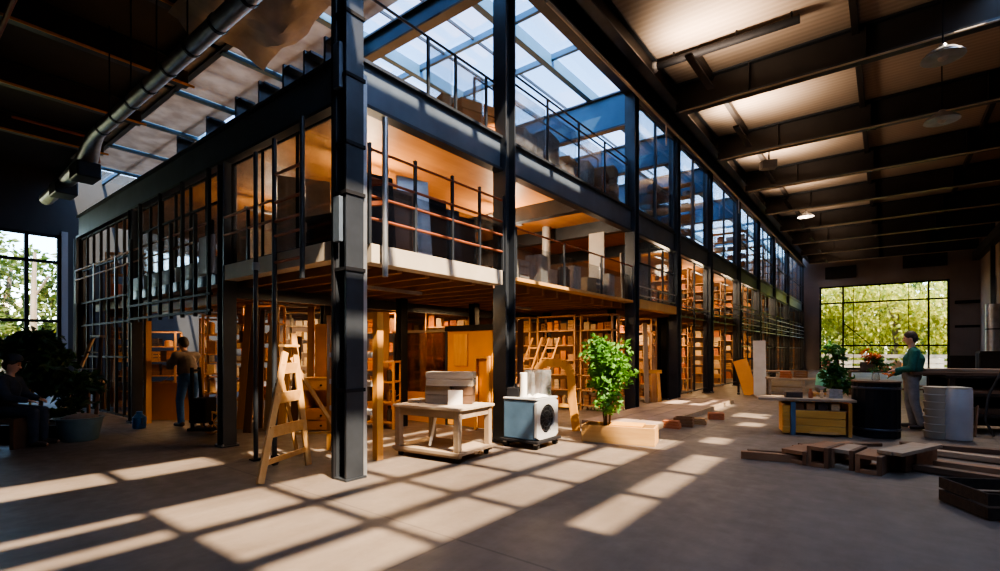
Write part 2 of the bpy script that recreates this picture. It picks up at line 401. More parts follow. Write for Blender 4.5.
# left roof: opaque near, glazed above the structure
GY = 4.7
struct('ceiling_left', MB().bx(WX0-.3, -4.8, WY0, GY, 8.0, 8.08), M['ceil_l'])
rb = struct('ceiling_glazed', MB().bx(WX0, -4.8, GY-.06, GY+.06, 7.75, 8.0), M['steel'])
for x in (-5.9, -8.5, -11.1, -13.7, -16.3, -18.9, -21.5): struct('rafter', MB().bx(x-.07, x+.07, GY, WY1, 7.72, 7.98), M['sky_beam'], rb)
for y in (5.8, 7.9, 9.4, 12.8, 16.2, 20, 24, 28, 32.5): struct('glazing_bar', MB().bx(WX0, -4.8, y-.04, y+.04, 7.86, 7.98), M['sky_beam'], rb)
for x in (-6.8, -7.65, -9.4, -10.2, -12.1, -13): struct('glazing_bar', MB().bx(x-.015, x+.015, GY, 20, 7.92, 7.98), M['steel'], rb)
struct('roof_glass', MB().bx(WX0, -4.8, GY, WY1, 8.0, 8.01), glass('roof_glass', (.86,.92,.97), .03), rb)
# white opaque panels fixed under the glazing at the left
pl = struct('ceiling_panels', MB().bx(-8.35, -6.05, 4.3, 6.0, 7.8, 7.84).bx(-11, -8.6, 4.3, 6.5, 7.8, 7.84).bx(-13.6, -11.2, 4.3, 7.2, 7.8, 7.84).bx(-18.8, -16.4, 4.3, 8.4, 7.8, 7.84).bx(-16.2,-13.8, 4.3, 6.2, 7.8, 7.84).bx(-21.4,-19, 4.3, 7.4, 7.8, 7.84), M['panel_w'])

# ---- floors of the structure
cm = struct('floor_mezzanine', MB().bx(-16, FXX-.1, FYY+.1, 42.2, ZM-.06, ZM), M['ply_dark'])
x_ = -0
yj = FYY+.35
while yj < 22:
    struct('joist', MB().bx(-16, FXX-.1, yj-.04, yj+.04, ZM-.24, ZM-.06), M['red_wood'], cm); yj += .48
struct('lower_girder', MB().bx(-8.0, -7.85, FYY+.1, 42, ZM-.42, ZM-.24), M['steel'], cm)
dk = struct('floor_deck', MB().bx(-16, FXX-.1, FYY+.1, 42.2, ZD-.14, ZD), M['ply'])
for y in (9.2, 11.4, 14.4): struct('deck_girder', MB().bx(-16, FXX-.1, y-.1, y+.1, ZD-.46, ZD-.14), M['steel'], dk)

# ================================================================== STEEL FRAME
def h_column(name, x, y, z1, w, label, mat='steel', swap=False, pads=True):
    t = thing(name, label, 'column', (x, y, 0), 0, 'steel columns of the inner structure')
    m = MB(); f = w*.11
    if swap: m.box((0,-w/2+f/2,z1/2),(w,f,z1)).box((0,w/2-f/2,z1/2),(w,f,z1)).box((0,0,z1/2),(f,w-2*f,z1))
    else: m.box((-w/2+f/2,0,z1/2),(f,w,z1)).box((w/2-f/2,0,z1/2),(f,w,z1)).box((0,0,z1/2),(w-2*f,f,z1))
    build(m, 'shaft', M[mat], t, bevel=.006)
    if pads:
        build(MB().box((0,0,.012),(w*1.25,w*1.25,.024)), 'base_plate', M[mat], t)
        for sx in (-1,1):
            for sy in (-1,1): build(MB().tube((sx*w*.52, sy*w*.52, .024),(sx*w*.52, sy*w*.52, .05), .018, n=6), 'bolt', M['galv'], t)
    return t
def box_column(x, y, z1, w, label):
    t = thing('steel_column', label, 'column', (x, y, 0), 0, 'steel columns of the inner structure')
    m = MB(); f = .02
    m.box((-w/2+f,0,z1/2),(2*f,w,z1)).box((w/2-f,0,z1/2),(2*f,w,z1)).box((0,0,z1/2),(w-4*f,.03,z1))
    build(m, 'shaft', M['steel'], t, bevel=.006)
    build(MB().box((-w/2-.0, -w/2+.0, z1/2),(.05,.05,z1)), 'corner_post', M['black'], t, bevel=.006)
    build(MB().box((w/2-.04, w/2+.03, 2.3),(.05,.06,4.6)), 'side_channel', M['galv'], t, bevel=.006)
    build(MB().box((0,0,.012),(w*1.2,w*1.2,.024)), 'base_plate', M['steel'], t)
    for z in (1.0, 2.35, 3.2, 3.75, 4.5, 5.2): build(MB().box((0,0,z),(w+.03,w+.03,.04)), 'clamp_band', M['black'], t)
    for z in (2.9, 4.6): build(MB().box((.0,-w/2-.03,z),(.12,.05,.5)), 'splice_plate', M['steel_blue'], t, bevel=.004)
    return t
box_column(FXX, 3.4, ZR, .23, 'thick dark steel corner column with bands, nearest to the viewer')
names = ['steel column with white lit edge, between the wooden table and blue machine', 'dark steel column rising behind the green plant in wooden planter',
         'dark steel column at the far end of the narrow glazed bay past the plant', 'dark steel column, fifth along the right glazed front from the corner', 'dark steel column, sixth along the right glazed front from the corner',
         'dark steel column just left of the leaning orange board', 'dark steel column, third from far end of the right glazed front', 'slim far dark column, second last on the right glazed front']
for y, n in zip(COLY[1:], names): h_column('steel_column', FXX, y, ZR, .26, n, swap=True)
h_column('steel_column', FXX, 41.9, ZR, .24, 'farthest steel column, against the back wall beside the garden window', swap=True)
for x, n in zip(COLX, ['black steel column left of the wooden stepladder, standing alone in front', 'black steel column beside the orange timber doorway on its left', 'black steel column at the far left end of glazed front']):
    h_column('steel_column', x, FYY, ZD-.55, .2, n)
for (x, y, n) in ((-9.6, 6.2, 'brown interior post behind the stepladder, left one under the mid floor'), (-7.3, 6.35, 'dark interior post behind the corner column under the mid floor'), (-6.9, 8.0, 'short dark interior post above the amber panel, left of pair'), (-6.5, 8.3, 'short dark interior post above the amber panel, right of pair'),
                  (-7.1, 11.2, 'dark interior post among the shelves behind the bent plywood hoop'), (-5.25, 11.2, 'thin dark interior post just left of the column behind plant'),
                  (-5.3, 14.9, 'wide dark post inside the narrow glazed bay past the planter')):
    h_column('interior_post', x, y, ZM-.24, .16 if y < 14 else .3, n, 'black', pads=False)
# girders on the two fronts
def girder(name, p0, p1, z0, z1, label, mat='steel_blue', fl=.16):
    c = (Vector(p0)+Vector(p1))/2; L = (Vector(p1)-Vector(p0)).length; alongx = abs(p1[0]-p0[0]) > abs(p1[1]-p0[1])
    t = thing(name, label, 'beam', (c.x, c.y, z0), 0, 'steel beams of the inner structure'); h = z1-z0
    d = (lambda a, b, z: (a, b, z)) if alongx else (lambda a, b, z: (b, a, z))
    build(MB().box((0,0,h/2), d(L, .05, h-.05)), 'web', M[mat], t)
    build(MB().box((0,0,.02), d(L, fl, .04)), 'bottom_flange', M['steel'], t)
    build(MB().box((0,0,h-.02), d(L, fl, .04)), 'top_flange', M['steel'], t)
    return t
xs = [FXX-.16] + COLX
for i, n in enumerate(['deep blue-grey front girder between corner column and lone black column', 'deep blue-grey front girder left of the lone black column', 'far left dark girder above the narrow glazed bay']):
    girder('steel_girder', (xs[i], FYY, 0), (xs[i+1], FYY, 0), 4.25, 4.8, n)
build_st = [(-4.99,'right'),]
gl = ['deep girder over first bay right of the corner column, sun patches on it', 'deep girder over the second bay, above the glass balcony', 'girder over the narrow bay behind the plant', 'girder over fourth bay of the right glazed front', 'girder over fifth bay of the right glazed front',
      'girder over sixth bay of the right glazed front', 'girder over seventh bay of the right glazed front', 'girder over eighth bay of the right glazed front', 'girder over last bay, nearest the garden window']
yy = COLY + [41.9]
for i, n in enumerate(gl): girder('steel_girder', (FXX, yy[i]+.14, 0), (FXX, yy[i+1]-.14, 0), 4.25, 4.8, n)
girder('eave_girder', (FXX+.02, 3.4, 0), (FXX+.02, 42, 0), 7.55, 8.15, 'long dark eave girder along the top of the right glazed front', 'brown_beam', .3)
girder('eave_girder', (FXX+.5, 5.5, 0), (FXX+.5, 42, 0), 7.75, 8.2, 'second dark eave girder parallel beside the long eave girder', 'brown_beam', .22)
nb = ['first', 'second', 'third', 'fourth', 'fifth', 'sixth']
for i, y in enumerate(COLY[1:6]):
    girder('roof_girder', (-16, y, 0), (FXX-.14, y, 0), 6.85 if i else 7.3, 7.72, '%s blue roof girder under the skylight counted from the corner' % nb[i], 'sky_beam', .2)
# dark ceiling beams of the hall
orn = ['nearest', 'second nearest', 'third nearest', 'fourth nearest', 'fifth nearest', 'sixth nearest', 'second farthest', 'farthest']
for k in range(8):
    y = 12.9+4*k
    t = girder('ceiling_beam', (-4.25, y, 0), (4.4, y, 0), 7.5, 8.22, '%s dark steel beam across the right hall ceiling' % orn[k], 'brown_beam', .3)
    t['group'] = 'ceiling beams of the right hall'
    for q in (-2.6, -.4, 1.9): build(MB().box((q, -.1, .36), (.015, .15, .66)), 'stiffener', M['brown_beam'], t)
    build(MB().tube((-4.2,-.2,-.05),(4.2,-.2,-.05), .02, n=6), 'conduit', M['cream'], t)
# left roof beams, dark, running away from the viewer
for x, n in ((-7.4,'dark roof beam nearest the corner column over the left floor'), (-9.9,'dark roof beam above the round duct, left of corner column'), (-12.6,'brown lit roof beam crossing above the duct middle'), (-15.7,'long brown edged roof beam at the far left'), (-19.0,'far left dark roof beam above the left window')):
    t = girder('roof_beam', (x, -6, 0), (x, GY-.1, 0), 7.44, 7.99, n, 'brown_beam', .2); t['group'] = 'roof beams over the left floor'
    build(MB().box((.1, 0, .02), (.03, 10.8, .05)), 'wooden_edge', M['honey'], t)
# fins on the front girder
for i, x in enumerate((-5.3, -5.75, -6.25, -6.9, -7.6, -8.6, -9.8)):
    t = thing('bracket_fin', '%s blue steel fin standing on front girder, counted from the corner column' % (nb+['seventh'])[i], 'bracket', (x, FYY+.12, ZD), 0, 'fins on the front girder')
    build(MB().box((0,0,.2),(.04,.22,.4)), 'plate', M['steel_blue'], t); build(MB().box((0,0,.01),(.16,.24,.02)), 'foot', M['steel'], t)
    build(MB().box((.08,0,.33),(.16,.22,.03)), 'top_flange', M['steel_blue'], t)

# ================================================================== FLOOR EDGES AND GLAZED BAYS
def tagm(o, l, c, g=None, k=None): return tag(o, l, c, g, k)
fas = lambda mb, n, l: tagm(build(mb, 'fascia_board', M[n], bevel=.006), l, 'fascia', 'edge boards of the mid floor')
fas(MB().bx(-4.9, -4.68, 3.62, 6.1, 2.46, 2.68), 'cream', 'sunlit cream edge board of mid floor right of corner column')
fas(MB().bx(-4.9, -4.68, 6.5, 11.15, 2.56, 2.62), 'pine', 'thin sunlit wooden edge under the glass balcony')
fas(MB().bx(-4.9, -4.68, 11.55, 14.2, 2.46, 2.68), 'pine', 'wooden edge board of mid floor in the narrow bay')
fas(MB().bx(-7.7, -5.0, 3.30, 3.5, 2.48, 2.70), 'cream', 'cream edge board of mid floor left of the corner column')
fas(MB().bx(-11.75, -8.0, 3.30, 3.5, 2.44, 2.60), 'steel_blue', 'pale blue edge strip above the timber doorway')
fas(MB().bx(-11.75, -8.0, 3.31, 3.35, 2.60, 2.86), 'white', 'dusty white upstand above the blue edge strip at left')
tagm(build(MB().bx(-8.5, -8.0, 3.26, 3.30, 2.62, 3.2), 'white_board', M['white'], bevel=.004), 'white board leaning upright beside lone black column on mid floor', 'board')

def rails(name, p0, p1, zs, posts, zp, label, r=.018, mat='rail', pm='steel', off=0, pane=None, pmat='glass'):
    p0, p1 = Vector(p0), Vector(p1); t = thing(name, label, 'railing', (p0.x, p0.y, zp[0]), 0, 'railings on the structure'); d = p1-p0; L = d.length; u = d/L
    for z in zs: build(MB().tube(Vector((0,0,z-zp[0])), d+Vector((0,0,z-zp[0])), r, n=8), 'rail', M[mat], t, smooth=True)
    for q in posts:
        p = d*q; build(MB().box((p.x, p.y, (zp[1]-zp[0])/2), (.035,.035,zp[1]-zp[0])), 'post', M[pm], t)
    if pane:
        a, b = pane; off = Vector((u.y, -u.x, 0))*-.03
        ang = math.atan2(u.y, u.x)
        for k in range(len(posts)-1):
            c = d*((posts[k]+posts[k+1])/2)+off; l = L*(posts[k+1]-posts[k])-.06
            build(MB().box((c.x, c.y, (a+b)/2-zp[0]), (l, .012, b-a), ang), 'glass_panel', M[pmat], t)
    return t
# mid level
rails('guard_rail', (-4.72,3.62,0), (-4.72,6.15,0), (3.78,3.45,3.24,2.98), (0,.28,.55,.78,1), (2.68,3.85), 'rust brown guard rails of the mid floor right of corner column', pane=(2.72,3.4), pmat='glass')
rails('guard_rail', (-7.7,3.3,0), (-6.25,3.3,0), (3.4,3.14), (0,.5,1), (2.7,3.42), 'rust brown double rail left of the scaffold poles')
rails('guard_rail', (-15.8,3.28,0), (-8.05,3.28,0), (3.4,3.17), (0,.2,.4,.6,.8,1), (2.6,3.42), 'long rust brown double rail across the far left front')
rails('balcony_rail', (-4.72,6.5,0), (-4.72,11.15,0), (3.42,), (0,.33,.66,1), (2.62,3.44), 'rust brown rail with glass panels along second bay balcony', pane=(2.64,3.2), pmat='glass')
rails('balcony_rail', (-4.72,11.55,0), (-4.72,14.2,0), (3.0,2.78), (0,.5,1), (2.66,3.0), 'low pipe rails in the narrow bay behind the plant', mat='galv')
# deck level
rails('deck_rail', (-4.85,3.7,0), (-4.85,6.15,0), (5.65,), (.4,.62,.9), (4.8,5.66), 'grey deck railing with glass over the first bay', mat='steel', pane=(4.85,5.6))
rails('deck_rail', (-4.85,6.5,0), (-4.85,11.15,0), (6.0,5.85), (0,.25,.5,.75,1), (4.8,6.0), 'curved top deck railing with glass over second bay', mat='steel', pane=(4.86,5.8), pmat='glass_dirty')
rails('deck_rail', (-5.6,6.5,0), (-5.6,11.15,0), (6.15,), (0,.5,1), (4.8,6.15), 'second dark deck railing behind the glass one', mat='steel')
rails('deck_rail', (-4.85,11.55,0), (-4.85,14.2,0), (5.9,), (0,.5,1), (4.8,5.9), 'pale glass deck railing over the narrow bay', mat='galv', pane=(4.86,5.85), pmat='glass_dirty')

WN = [30]
def glazed(x0, y0, x1, y1, z0, z1, vs, hs, mat='black', pm='glass', off=0.0, w=.05):
    p0, p1 = Vector((x0,y0,0)), Vector((x1,y1,0)); d = p1-p0; L = d.length; a = math.atan2(d.y, d.x); m = MB()
    for v in [0, *vs, 1]:
        p = p0+d*v; m.box((p.x, p.y, (z0+z1)/2), (w, w, z1-z0), a)
    for h in [z0+w/2, *hs, z1-w/2]: m.box(((x0+x1)/2, (y0+y1)/2, h), (L, w*.8, w*.8), a)
    o = struct('window_%d' % WN[0], m, M[mat]); WN[0] += 1
    if pm: struct('pane', MB().box(((x0+x1)/2,(y0+y1)/2,(z0+z1)/2),(L,.01,z1-z0),a), M[pm], o)
    return o
# left front: dense glazed bay, then upper glazing
glazed(-15.85,3.4,-12.05,3.4, .05,4.22, (.14,.28,.43,.57,.72,.86), (1.3,2.05,2.6,3.4), pm=None)
glazed(-11.75,3.42,-8.0,3.42, 2.7,4.22, (.17,.33,.5,.67,.84), (3.75,), pm='glass_dirty', w=.04)
glazed(-7.7,3.42,-5.0,3.42, 2.72,4.22, (.33,.66), (), pm='glass_dirty', w=.03)
m = MB()
for i in range(8): x = -11.6+i*.5; m.bx(x-.025, x+.025, 3.22, 3.27, 1.98, 4.2 if i%2 else 3.6)
for z in (2.05, 2.3): m.bx(-11.75, -8.0, 3.22, 3.26, z-.02, z+.02)
tagm(build(m, 'scaffold_lattice', M['black']), 'thin dark upright bars hanging in front above the timber doorway', 'lattice')
# right front, far bays full height
for i in range(2, 9):
    a, b = yy[i]+.15, yy[i+1]-.15
    if i == 2: glazed(FXX,a,FXX,b, 2.7,4.22, (.35,.7), (3.6,), 'steel', 'glass_dirty', w=.04)
    else:
        glazed(FXX,a,FXX,b, .14,4.22, (.12,.55) if i < 5 else (.25,.5,.75), (2.45,2.7) if i < 5 else (1.6,2.45,2.7,3.3), 'steel', None, w=.05)
        if i >= 5: rails('guard_rail', (FXX+.14,a,0), (FXX+.14,b,0), (2.3,2.55,2.8,3.05), (0,.5,1), (2.2,3.1), 'pale pipe railing on the %s bay of right glazed front' % ['sixth','seventh','eighth','last'][i-5], mat='galv', r=.025)
        else: rails('guard_rail', (FXX+.12,a,0), (FXX+.12,b,0), (2.85,3.05,3.25) if i == 4 else (2.75,), (0,1), (2.7,3.3), 'thin pipe railing inside the %s bay of right glazed front' % ['fourth','fifth'][i-3], mat='galv', r=.015)
    glazed(FXX,a,FXX,b, 4.85,7.5, (.5,) if i < 6 else (.33,.66), (6.0,) if i > 4 else (), 'steel_blue', 'glass', w=.06)
# ================================================================== RACKS AND THEIR GOODS
ITEMS = []           # (object, rack phrase, shelf no, x) - labelled at the end
IM = {}
def item_mesh(kind, col):
    if (kind, col) in IM: return IM[kind, col]
    m = MB()
    if kind == 'box':
        m.box((0,0,.45),(1,1,.9)).box((0,-.27,.92),(1.02,.46,.05)).box((0,.27,.92),(1.02,.46,.05)).box((0,-.505,.6),(.3,.02,.12))
    elif kind == 'crate':
        for z in (.12,.42,.72): m.box((0,-.47,z),(1,.06,.22)).box((0,.47,z),(1,.06,.22)).box((-.47,0,z),(.06,.9,.22)).box((.47,0,z),(.06,.9,.22))
        m.box((0,0,.03),(.94,.94,.05))
        for x in (-.42,.42): m.box((x,-.42,.42),(.08,.08,.84)).box((x,.42,.42),(.08,.08,.84))
    elif kind == 'tin':
        m.lathe([(.44,0),(.46,.02),(.46,.06),(.43,.08),(.43,.8),(.46,.82),(.46,.86),(.34,.88),(.3,.98),(.1,1.0)], n=14)
    elif kind == 'jar':
        m.lathe([(.34,0),(.44,.06),(.46,.55),(.36,.72),(.24,.8),(.24,.88),(.3,.88),(.3,1.0)], n=12)
    elif kind == 'book':
        m.box((0,.02,.5),(.8,.94,.94)).box((-.45,0,.5),(.1,1,1)).box((.45,0,.5),(.1,1,1)).box((0,-.48,.5),(.9,.06,1))
    elif kind == 'block':
        m.box((0,0,.16),(1,1,.3)).box((.02,.01,.5),(.94,.98,.3)).box((-.03,0,.84),(.9,.95,.3))
    me = bpy.data.meshes.new(kind); me.from_pydata(m.v, [], m.f); me.materials.append(M['item_'+col]); me.update()
    IM[kind, col] = me; return me
KN = {'box': ('cardboard_box','cardboard box','box'), 'crate': ('slatted_crate','slatted crate','crate'), 'tin': ('paint_tin','lidded tin','tin'), 'jar': ('storage_jar','jar','jar'), 'book': ('thick_binder','upright binder','binder'), 'block': ('timber_offcut','stack-cut timber block','timber block')}
def item(kind, col, root_m, lx, ly, lz, sx, sy, sz, where, shelf):
    o = bpy.data.objects.new(KN[kind][0], item_mesh(kind, col)); COL.objects.link(o)
    o.matrix_world = root_m @ Matrix.Translation((lx, ly, lz)) @ Matrix.Rotation(random.uniform(-.06,.06),4,'Z') @ Matrix.Diagonal((sx,sy,sz,1))
    o['category'] = KN[kind][2]; o['kind'] = 'thing'; o['group'] = 'goods on the '+where
    ITEMS.append((o, where, shelf, lx, kind, col)); return o
def rack(pos, w, h, d, rz, label, where, n=5, per=4, cols=('tan','brown','cream','orange'), kinds=('box','box','tin','crate','block'), mat='rack_wood', z0=0.12, name='shelving_rack', fill=True, only=None, back=False, group='racks in the workshop'):
    t = thing(name, label, 'rack', pos, rz, group)
    for sx in (-1,1):
        for sy in (-1,1): build(MB().box((sx*(w/2-.02), sy*(d/2-.02), h/2),(.04,.04,h)), 'upright', M[mat], t)
    zs = [z0+(h-z0-.02)*i/n for i in range(n+1)]
    for z in zs[:-1] if not back else zs: build(MB().box((0,0,z),(w-.01,d,.028)), 'shelf', M[mat], t)
    if back: build(MB().box((0,d/2-.005,h/2),(w,.012,h)), 'back_panel', M['ply_dark'], t)
    else:
        build(MB().bar((-w/2+.02,d/2-.01,.1),(w/2-.02,d/2-.01,h*.5),.03,.012), 'cross_brace', M[mat], t)
        build(MB().box((0,0,h-.02),(w,d,.03)), 'top_rail', M[mat], t)
    if fill:
        rm = Matrix.Translation(pos) @ Matrix.Rotation(rz,4,'Z')
        for s, z in enumerate(zs[:-1]):
            if only and s not in only: continue
            gap = zs[s+1]-z-.05; x = -w/2+.06
            for k in range(per):
                cw = (w-.12)/per; iw = cw*random.uniform(.62,.92)
                kd = random.choice(kinds); c = random.choice(cols)
                ih = gap*random.uniform(.45,.9); dd = min(d*.8, iw*1.1)
                if kd in ('tin','jar'): iw = dd = min(iw, dd); 
                item(kd, c, rm, x+cw/2, -d/2+dd/2+.05, z+.014, iw, dd, ih, where, s); x += cw
    return t
F_ = math.radians(37.8)
# behind second bay
rack((-7.75,10.7,0), 1.15, 2.3, .4, 0, 'wooden rack full of boxes behind the bent plywood hoop', 'rack behind the plywood hoop', 6, 5)
rack((-6.45,10.75,0), 1.1, 2.3, .4, 0, 'wooden rack of boxes directly left of the green plant, behind leaning ladder', 'rack behind leaning ladders', 6, 5)
rack((-5.4,10.85,0), .85, 2.3, .4, 0, 'wooden rack of boxes hidden partly by the green plant', 'rack behind the plant', 6, 4)
rack((-9.1,9.7,0), 1.2, 2.36, .4, .25, 'tall brown rack seen between steel column and blue machine', 'rack beyond the blue machine', 6, 5, cols=('rust','brown','tan','orange'))
# above and behind the partition in the first bay
rack((-10.9,10.6,0), 2.2, 2.4, .4, .3, 'long brick-red loaded rack seen above the amber partition, left part', 'rack above the partition', 6, 8, cols=('rust','tan','orange','cream'), only=(3,4,5))
rack((-8.4,8.9,0), 1.3, 2.4, .35, .3, 'loaded brick-red rack seen above the amber panel, right part', 'rack above the amber panel', 6, 6, cols=('rust','tan','orange','cream'), only=(4,5))
rack((-7.55,5.95,0), .85, 1.25, .4, .5, 'low open rack with dark goods behind the wooden door frame', 'low rack behind the table', 3, 5, cols=('dark','dark','brown','orange'), kinds=('jar','tin','book'), mat='honey')
rack((-7.85,7.75,0), .6, 1.75, .3, .3, 'dark bookcase behind the brown glass partition', 'dark bookcase behind partition', 4, 4, cols=('dark','grey','dark','brown'), kinds=('book','box'), mat='dark_wood_z')
# front-left opening
rack((-9.75,4.85,0), .85, 2.35, .4, .75, 'brown tall rack just right of the lone black column', 'rack right of the lone column', 6, 4, cols=('brown','tan','rust'))
rack((-10.9,6.6,0), 1.1, 2.35, .35, .6, 'pale wooden pigeonhole rack lit white, behind stepladder left side', 'white pigeonhole rack', 7, 5, cols=('white','white','cream','grey'), kinds=('box','jar'), mat='white_wood')
rack((-9.3,7.4,0), 1.0, 2.3, .4, .5, 'brown rack with upright timber behind the stepladder rungs', 'rack behind the stepladder', 5, 4, cols=('brown','tan','orange'), kinds=('block','box','book'))
rack((-12.6,5.4,0), 1.0, 2.2, .35, .8, 'rack of pale jars behind the stooping worker', 'rack behind the worker', 6, 4, cols=('white','cream','grey'), kinds=('jar','tin','box'))
rack((-11.3,4.7,0), .5, 2.2, .35, .9, 'narrow rack beside the lone black column, inside timber doorway', 'narrow rack inside the doorway', 5, 2, cols=('cream','tan','brown'))
rack((-14.1,4.3,0), 1.3, 1.9, .4, .9, 'dim rack behind glazed bay at far left', 'dim rack at far left', 5, 4, cols=('brown','tan','dark'))
rack((-15.2,4.2,0), .9, 3.9, .3, .9, 'tall dim rack beside the left window', 'tall dim rack near left window', 7, 3, cols=('brown','dark','rust'))
# far bays, one rack per storey at the end of each bay
bn = ['narrow bay', 'fourth bay', 'fifth bay', 'sixth bay', 'seventh bay', 'eighth bay', 'last bay']
for i, y in enumerate((14.1, 17.35, 21.5, 25.6, 29.8, 34.5, 41.4)):
    w_ = 1.5 if i else 1.1; xc = FXX-.35-w_/2
    per = (5,4,4,3,3,3,2)[i]
    fl = i < 5
    rack((xc, y-.35, .0), w_, 2.35, .4, 0, 'ground floor rack of boxes closing the %s' % bn[i], 'ground rack of '+bn[i], 6 if i < 3 else 5, per, cols=('tan','brown','cream','rust'), fill=fl)
    if i: rack((xc, y-.35, ZM), w_, 1.5, .4, 0, 'middle floor rack of boxes in the %s' % bn[i], 'middle rack of '+bn[i], 4, per, cols=('rust','orange','dark','brown'), fill=fl)
    if i in (1,3,4,5,6): rack((xc+.1, y-.35, ZD), w_, 2.2, .4, 0, 'top floor rack in the %s under the roof' % bn[i], 'top rack of '+bn[i], 5, per, cols=('orange','rust','cream','grey'), fill=i < 4)

# ================================================================== THINGS
# --- wooden stepladder
t = thing('stepladder', 'golden wooden stepladder standing left of the corner column', 'ladder', (-5.75,2.95,0), 0)
A, B = Vector((.42,-.3,0)), Vector((-.0,.52,0)); TA, TB = Vector((-.12,.28,1.42)), Vector((-.22,.44,1.66))
build(MB().bar(A, TA, .075, .04, (1,0,0)), 'front_rail', M['pine'], t, bevel=.004)
build(MB().bar(B, TB, .075, .04, (1,0,0)), 'front_rail', M['pine'], t, bevel=.004)
for q in (.14,.36,.62,.86):
    a = A.lerp(TA, q); b = B.lerp(TB, q*.86); build(MB().bar(a, b, .03, .13 if q > .2 else .06, (0,0,1)), 'step', M['pine_x'], t, bevel=.004)
build(MB().box((-.17,.36,1.5),(.16,.2,.03)), 'top_cap', M['pine_x'], t, bevel=.004)
build(MB().bar((-.2,.4,1.35), (-.15,1.25,.02), .05, .03, (1,0,0)), 'rear_leg', M['pine'], t, bevel=.004)
build(MB().bar((-.35,.3,1.35), (-.65,.75,.02), .05, .03, (1,0,0)), 'rear_leg', M['pine'], t, bevel=.004)
build(MB().bar((-.58,.68,.32), (-.16,1.07,.32), .04, .03), 'rear_brace', M['pine_x'], t)
# --- scaffold poles with rungs on the left front
t = thing('scaffold_ladder', 'tall dark steel scaffold ladder with castor, left of the corner column', 'ladder', (-5.95,3.2,0))
for x, z0, z1 in ((-.12,.12,4.1), (.52,2.3,4.2)):
    build(MB().tube((x,0,z0),(x,0,z1),.03,n=10), 'pole', M['steel'], t, smooth=True)
for z in (2.55,2.88,3.06,3.3,3.65): build(MB().tube((-.12,0,z),(.52,0,z),.02,n=8), 'rung', M['rail'], t, smooth=True)
c = build(MB().tube((-.12,-.025,.06),(-.12,.025,.06),.06,n=14), 'caster', M['rubber'], t); build(MB().box((-.12,0,.1),(.05,.08,.06)), 'fork', M['black'], c)
t = thing('scaffold_pole', 'single dark scaffold pole standing left of the tall scaffold ladder', 'pole', (-6.55,3.2,0)); build(MB().tube((0,0,.02),(0,0,4.05),.03,n=10), 'tube', M['steel'], t, smooth=True); build(MB().box((0,0,.01),(.12,.12,.02)), 'base_plate', M['black'], t); build(MB().tube((0,0,2.5),(0,0,2.6),.045,n=10), 'coupler', M['galv'], t)
t = thing('hanging_pole', 'grey pole hanging outside mid floor just right of corner column', 'pole', (-4.6,3.75,2.3)); build(MB().tube((0,0,.0),(0,0,1.85),.035,n=10), 'tube', M['galv'], t, smooth=True)
for z in (.86,1.1): build(MB().bar((-.2,-.1,z),(0,0,z),.05,.05), 'clamp', M['rail'], t)
# --- timber frames
def frame(name, p, w, h, rz, label, mat='honey', posts=(0,1), th=.1, lint=True, shelves=(), dp_=.1):
    t = thing(name, label, 'frame', p, rz)
    for q in posts: build(MB().box((w*q,0,h/2),(th,dp_,h)), 'post', M[mat], t, bevel=.004)
    if lint: build(MB().box((w/2,0,h-th/2),(w-th,dp_,th)), 'lintel', M['honey_x'], t, bevel=.004)
    for z in shelves: build(MB().box((w/2,0,z),(w-th,dp_*1.4,.07)), 'cross_shelf', M['white'], t, bevel=.004)
    return t
frame('timber_door_frame', (-6.35,4.2,0), 1.05, 1.95, 0, 'orange wooden frame with white crossbars right behind the corner column', shelves=(.62,1.0,1.38))
frame('timber_doorway', (-11.55,3.5,0), 3.4, 2.3, 0, 'wide orange timber doorway left of the lone black column', posts=(0,), th=.13)
frame('timber_trestle', (-13.6,3.0,0), .01, 1.75, 0, 'x', posts=(), lint=False)
bpy.data.objects.remove(bpy.data.objects['timber_trestle'])
t = thing('leaning_ladder', 'brown wooden trestle ladder leaning at the far left glazed bay', 'ladder', (-13.2,3.05,0), .1)
build(MB().bar((-.75,-.35,0),(-.35,.1,1.75),.08,.05), 'rail', M['grey_wood_z'], t); build(MB().bar((.35,-.1,0),(.05,.1,1.75),.06,.05), 'rail', M['dark_wood_z'], t)
build(MB().box((-.15,.1,1.74),(.5,.1,.05)), 'top_bar', M['grey_wood'], t)
for q in (.2,.4,.6,.8): build(MB().bar(Vector((-.75,-.35,0)).lerp((-.35,.1,1.75),q), Vector((.35,-.1,0)).lerp((.05,.1,1.75),q), .04,.03), 'rung', M['dark_wood'], t)
# --- partition behind the table
t = thing('brown_partition', 'brown tinted glass partition behind the table, left of amber panel', 'partition', (-7.5,7.0,0), 0)
build(MB().box((0,0,.95),(1.5,.02,1.7)), 'panel', glass('brown_glass', (.55,.36,.24), .2, .05, .25, (.4,.2,.1)), t)
for x in (-.77,.77): build(MB().box((x,0,.92),(.05,.06,1.84)), 'post', M['steel'], t)
build(MB().box((0,0,1.83),(1.6,.06,.05)), 'top_rail', M['grey_wood'], t); build(MB().box((0,0,.3),(1.5,.04,.6)), 'kick_board', M['amber'], t)
t = thing('amber_panel', 'amber board partition behind table beside the lit steel column', 'partition', (-6.1,6.95,0), 0)
build(MB().box((0,0,.92),(1.1,.03,1.78)), 'board', M['amber'], t); build(MB().box((-.2,-.03,1.45),(.35,.02,.6)), 'honey_inset', M['honey'], t)  # board with an inset piece in honey wood
build(MB().box((0,0,1.86),(1.2,.1,.1)), 'top_beam', M['black'], t)
for x in (.2,.5): build(MB().box((x,-.06,.65),(.05,.05,1.3)), 'stud', M['honey'], t)
build(MB().box((.35,-.06,1.32),(.35,.05,.05)), 'stud_head', M['honey'], t)
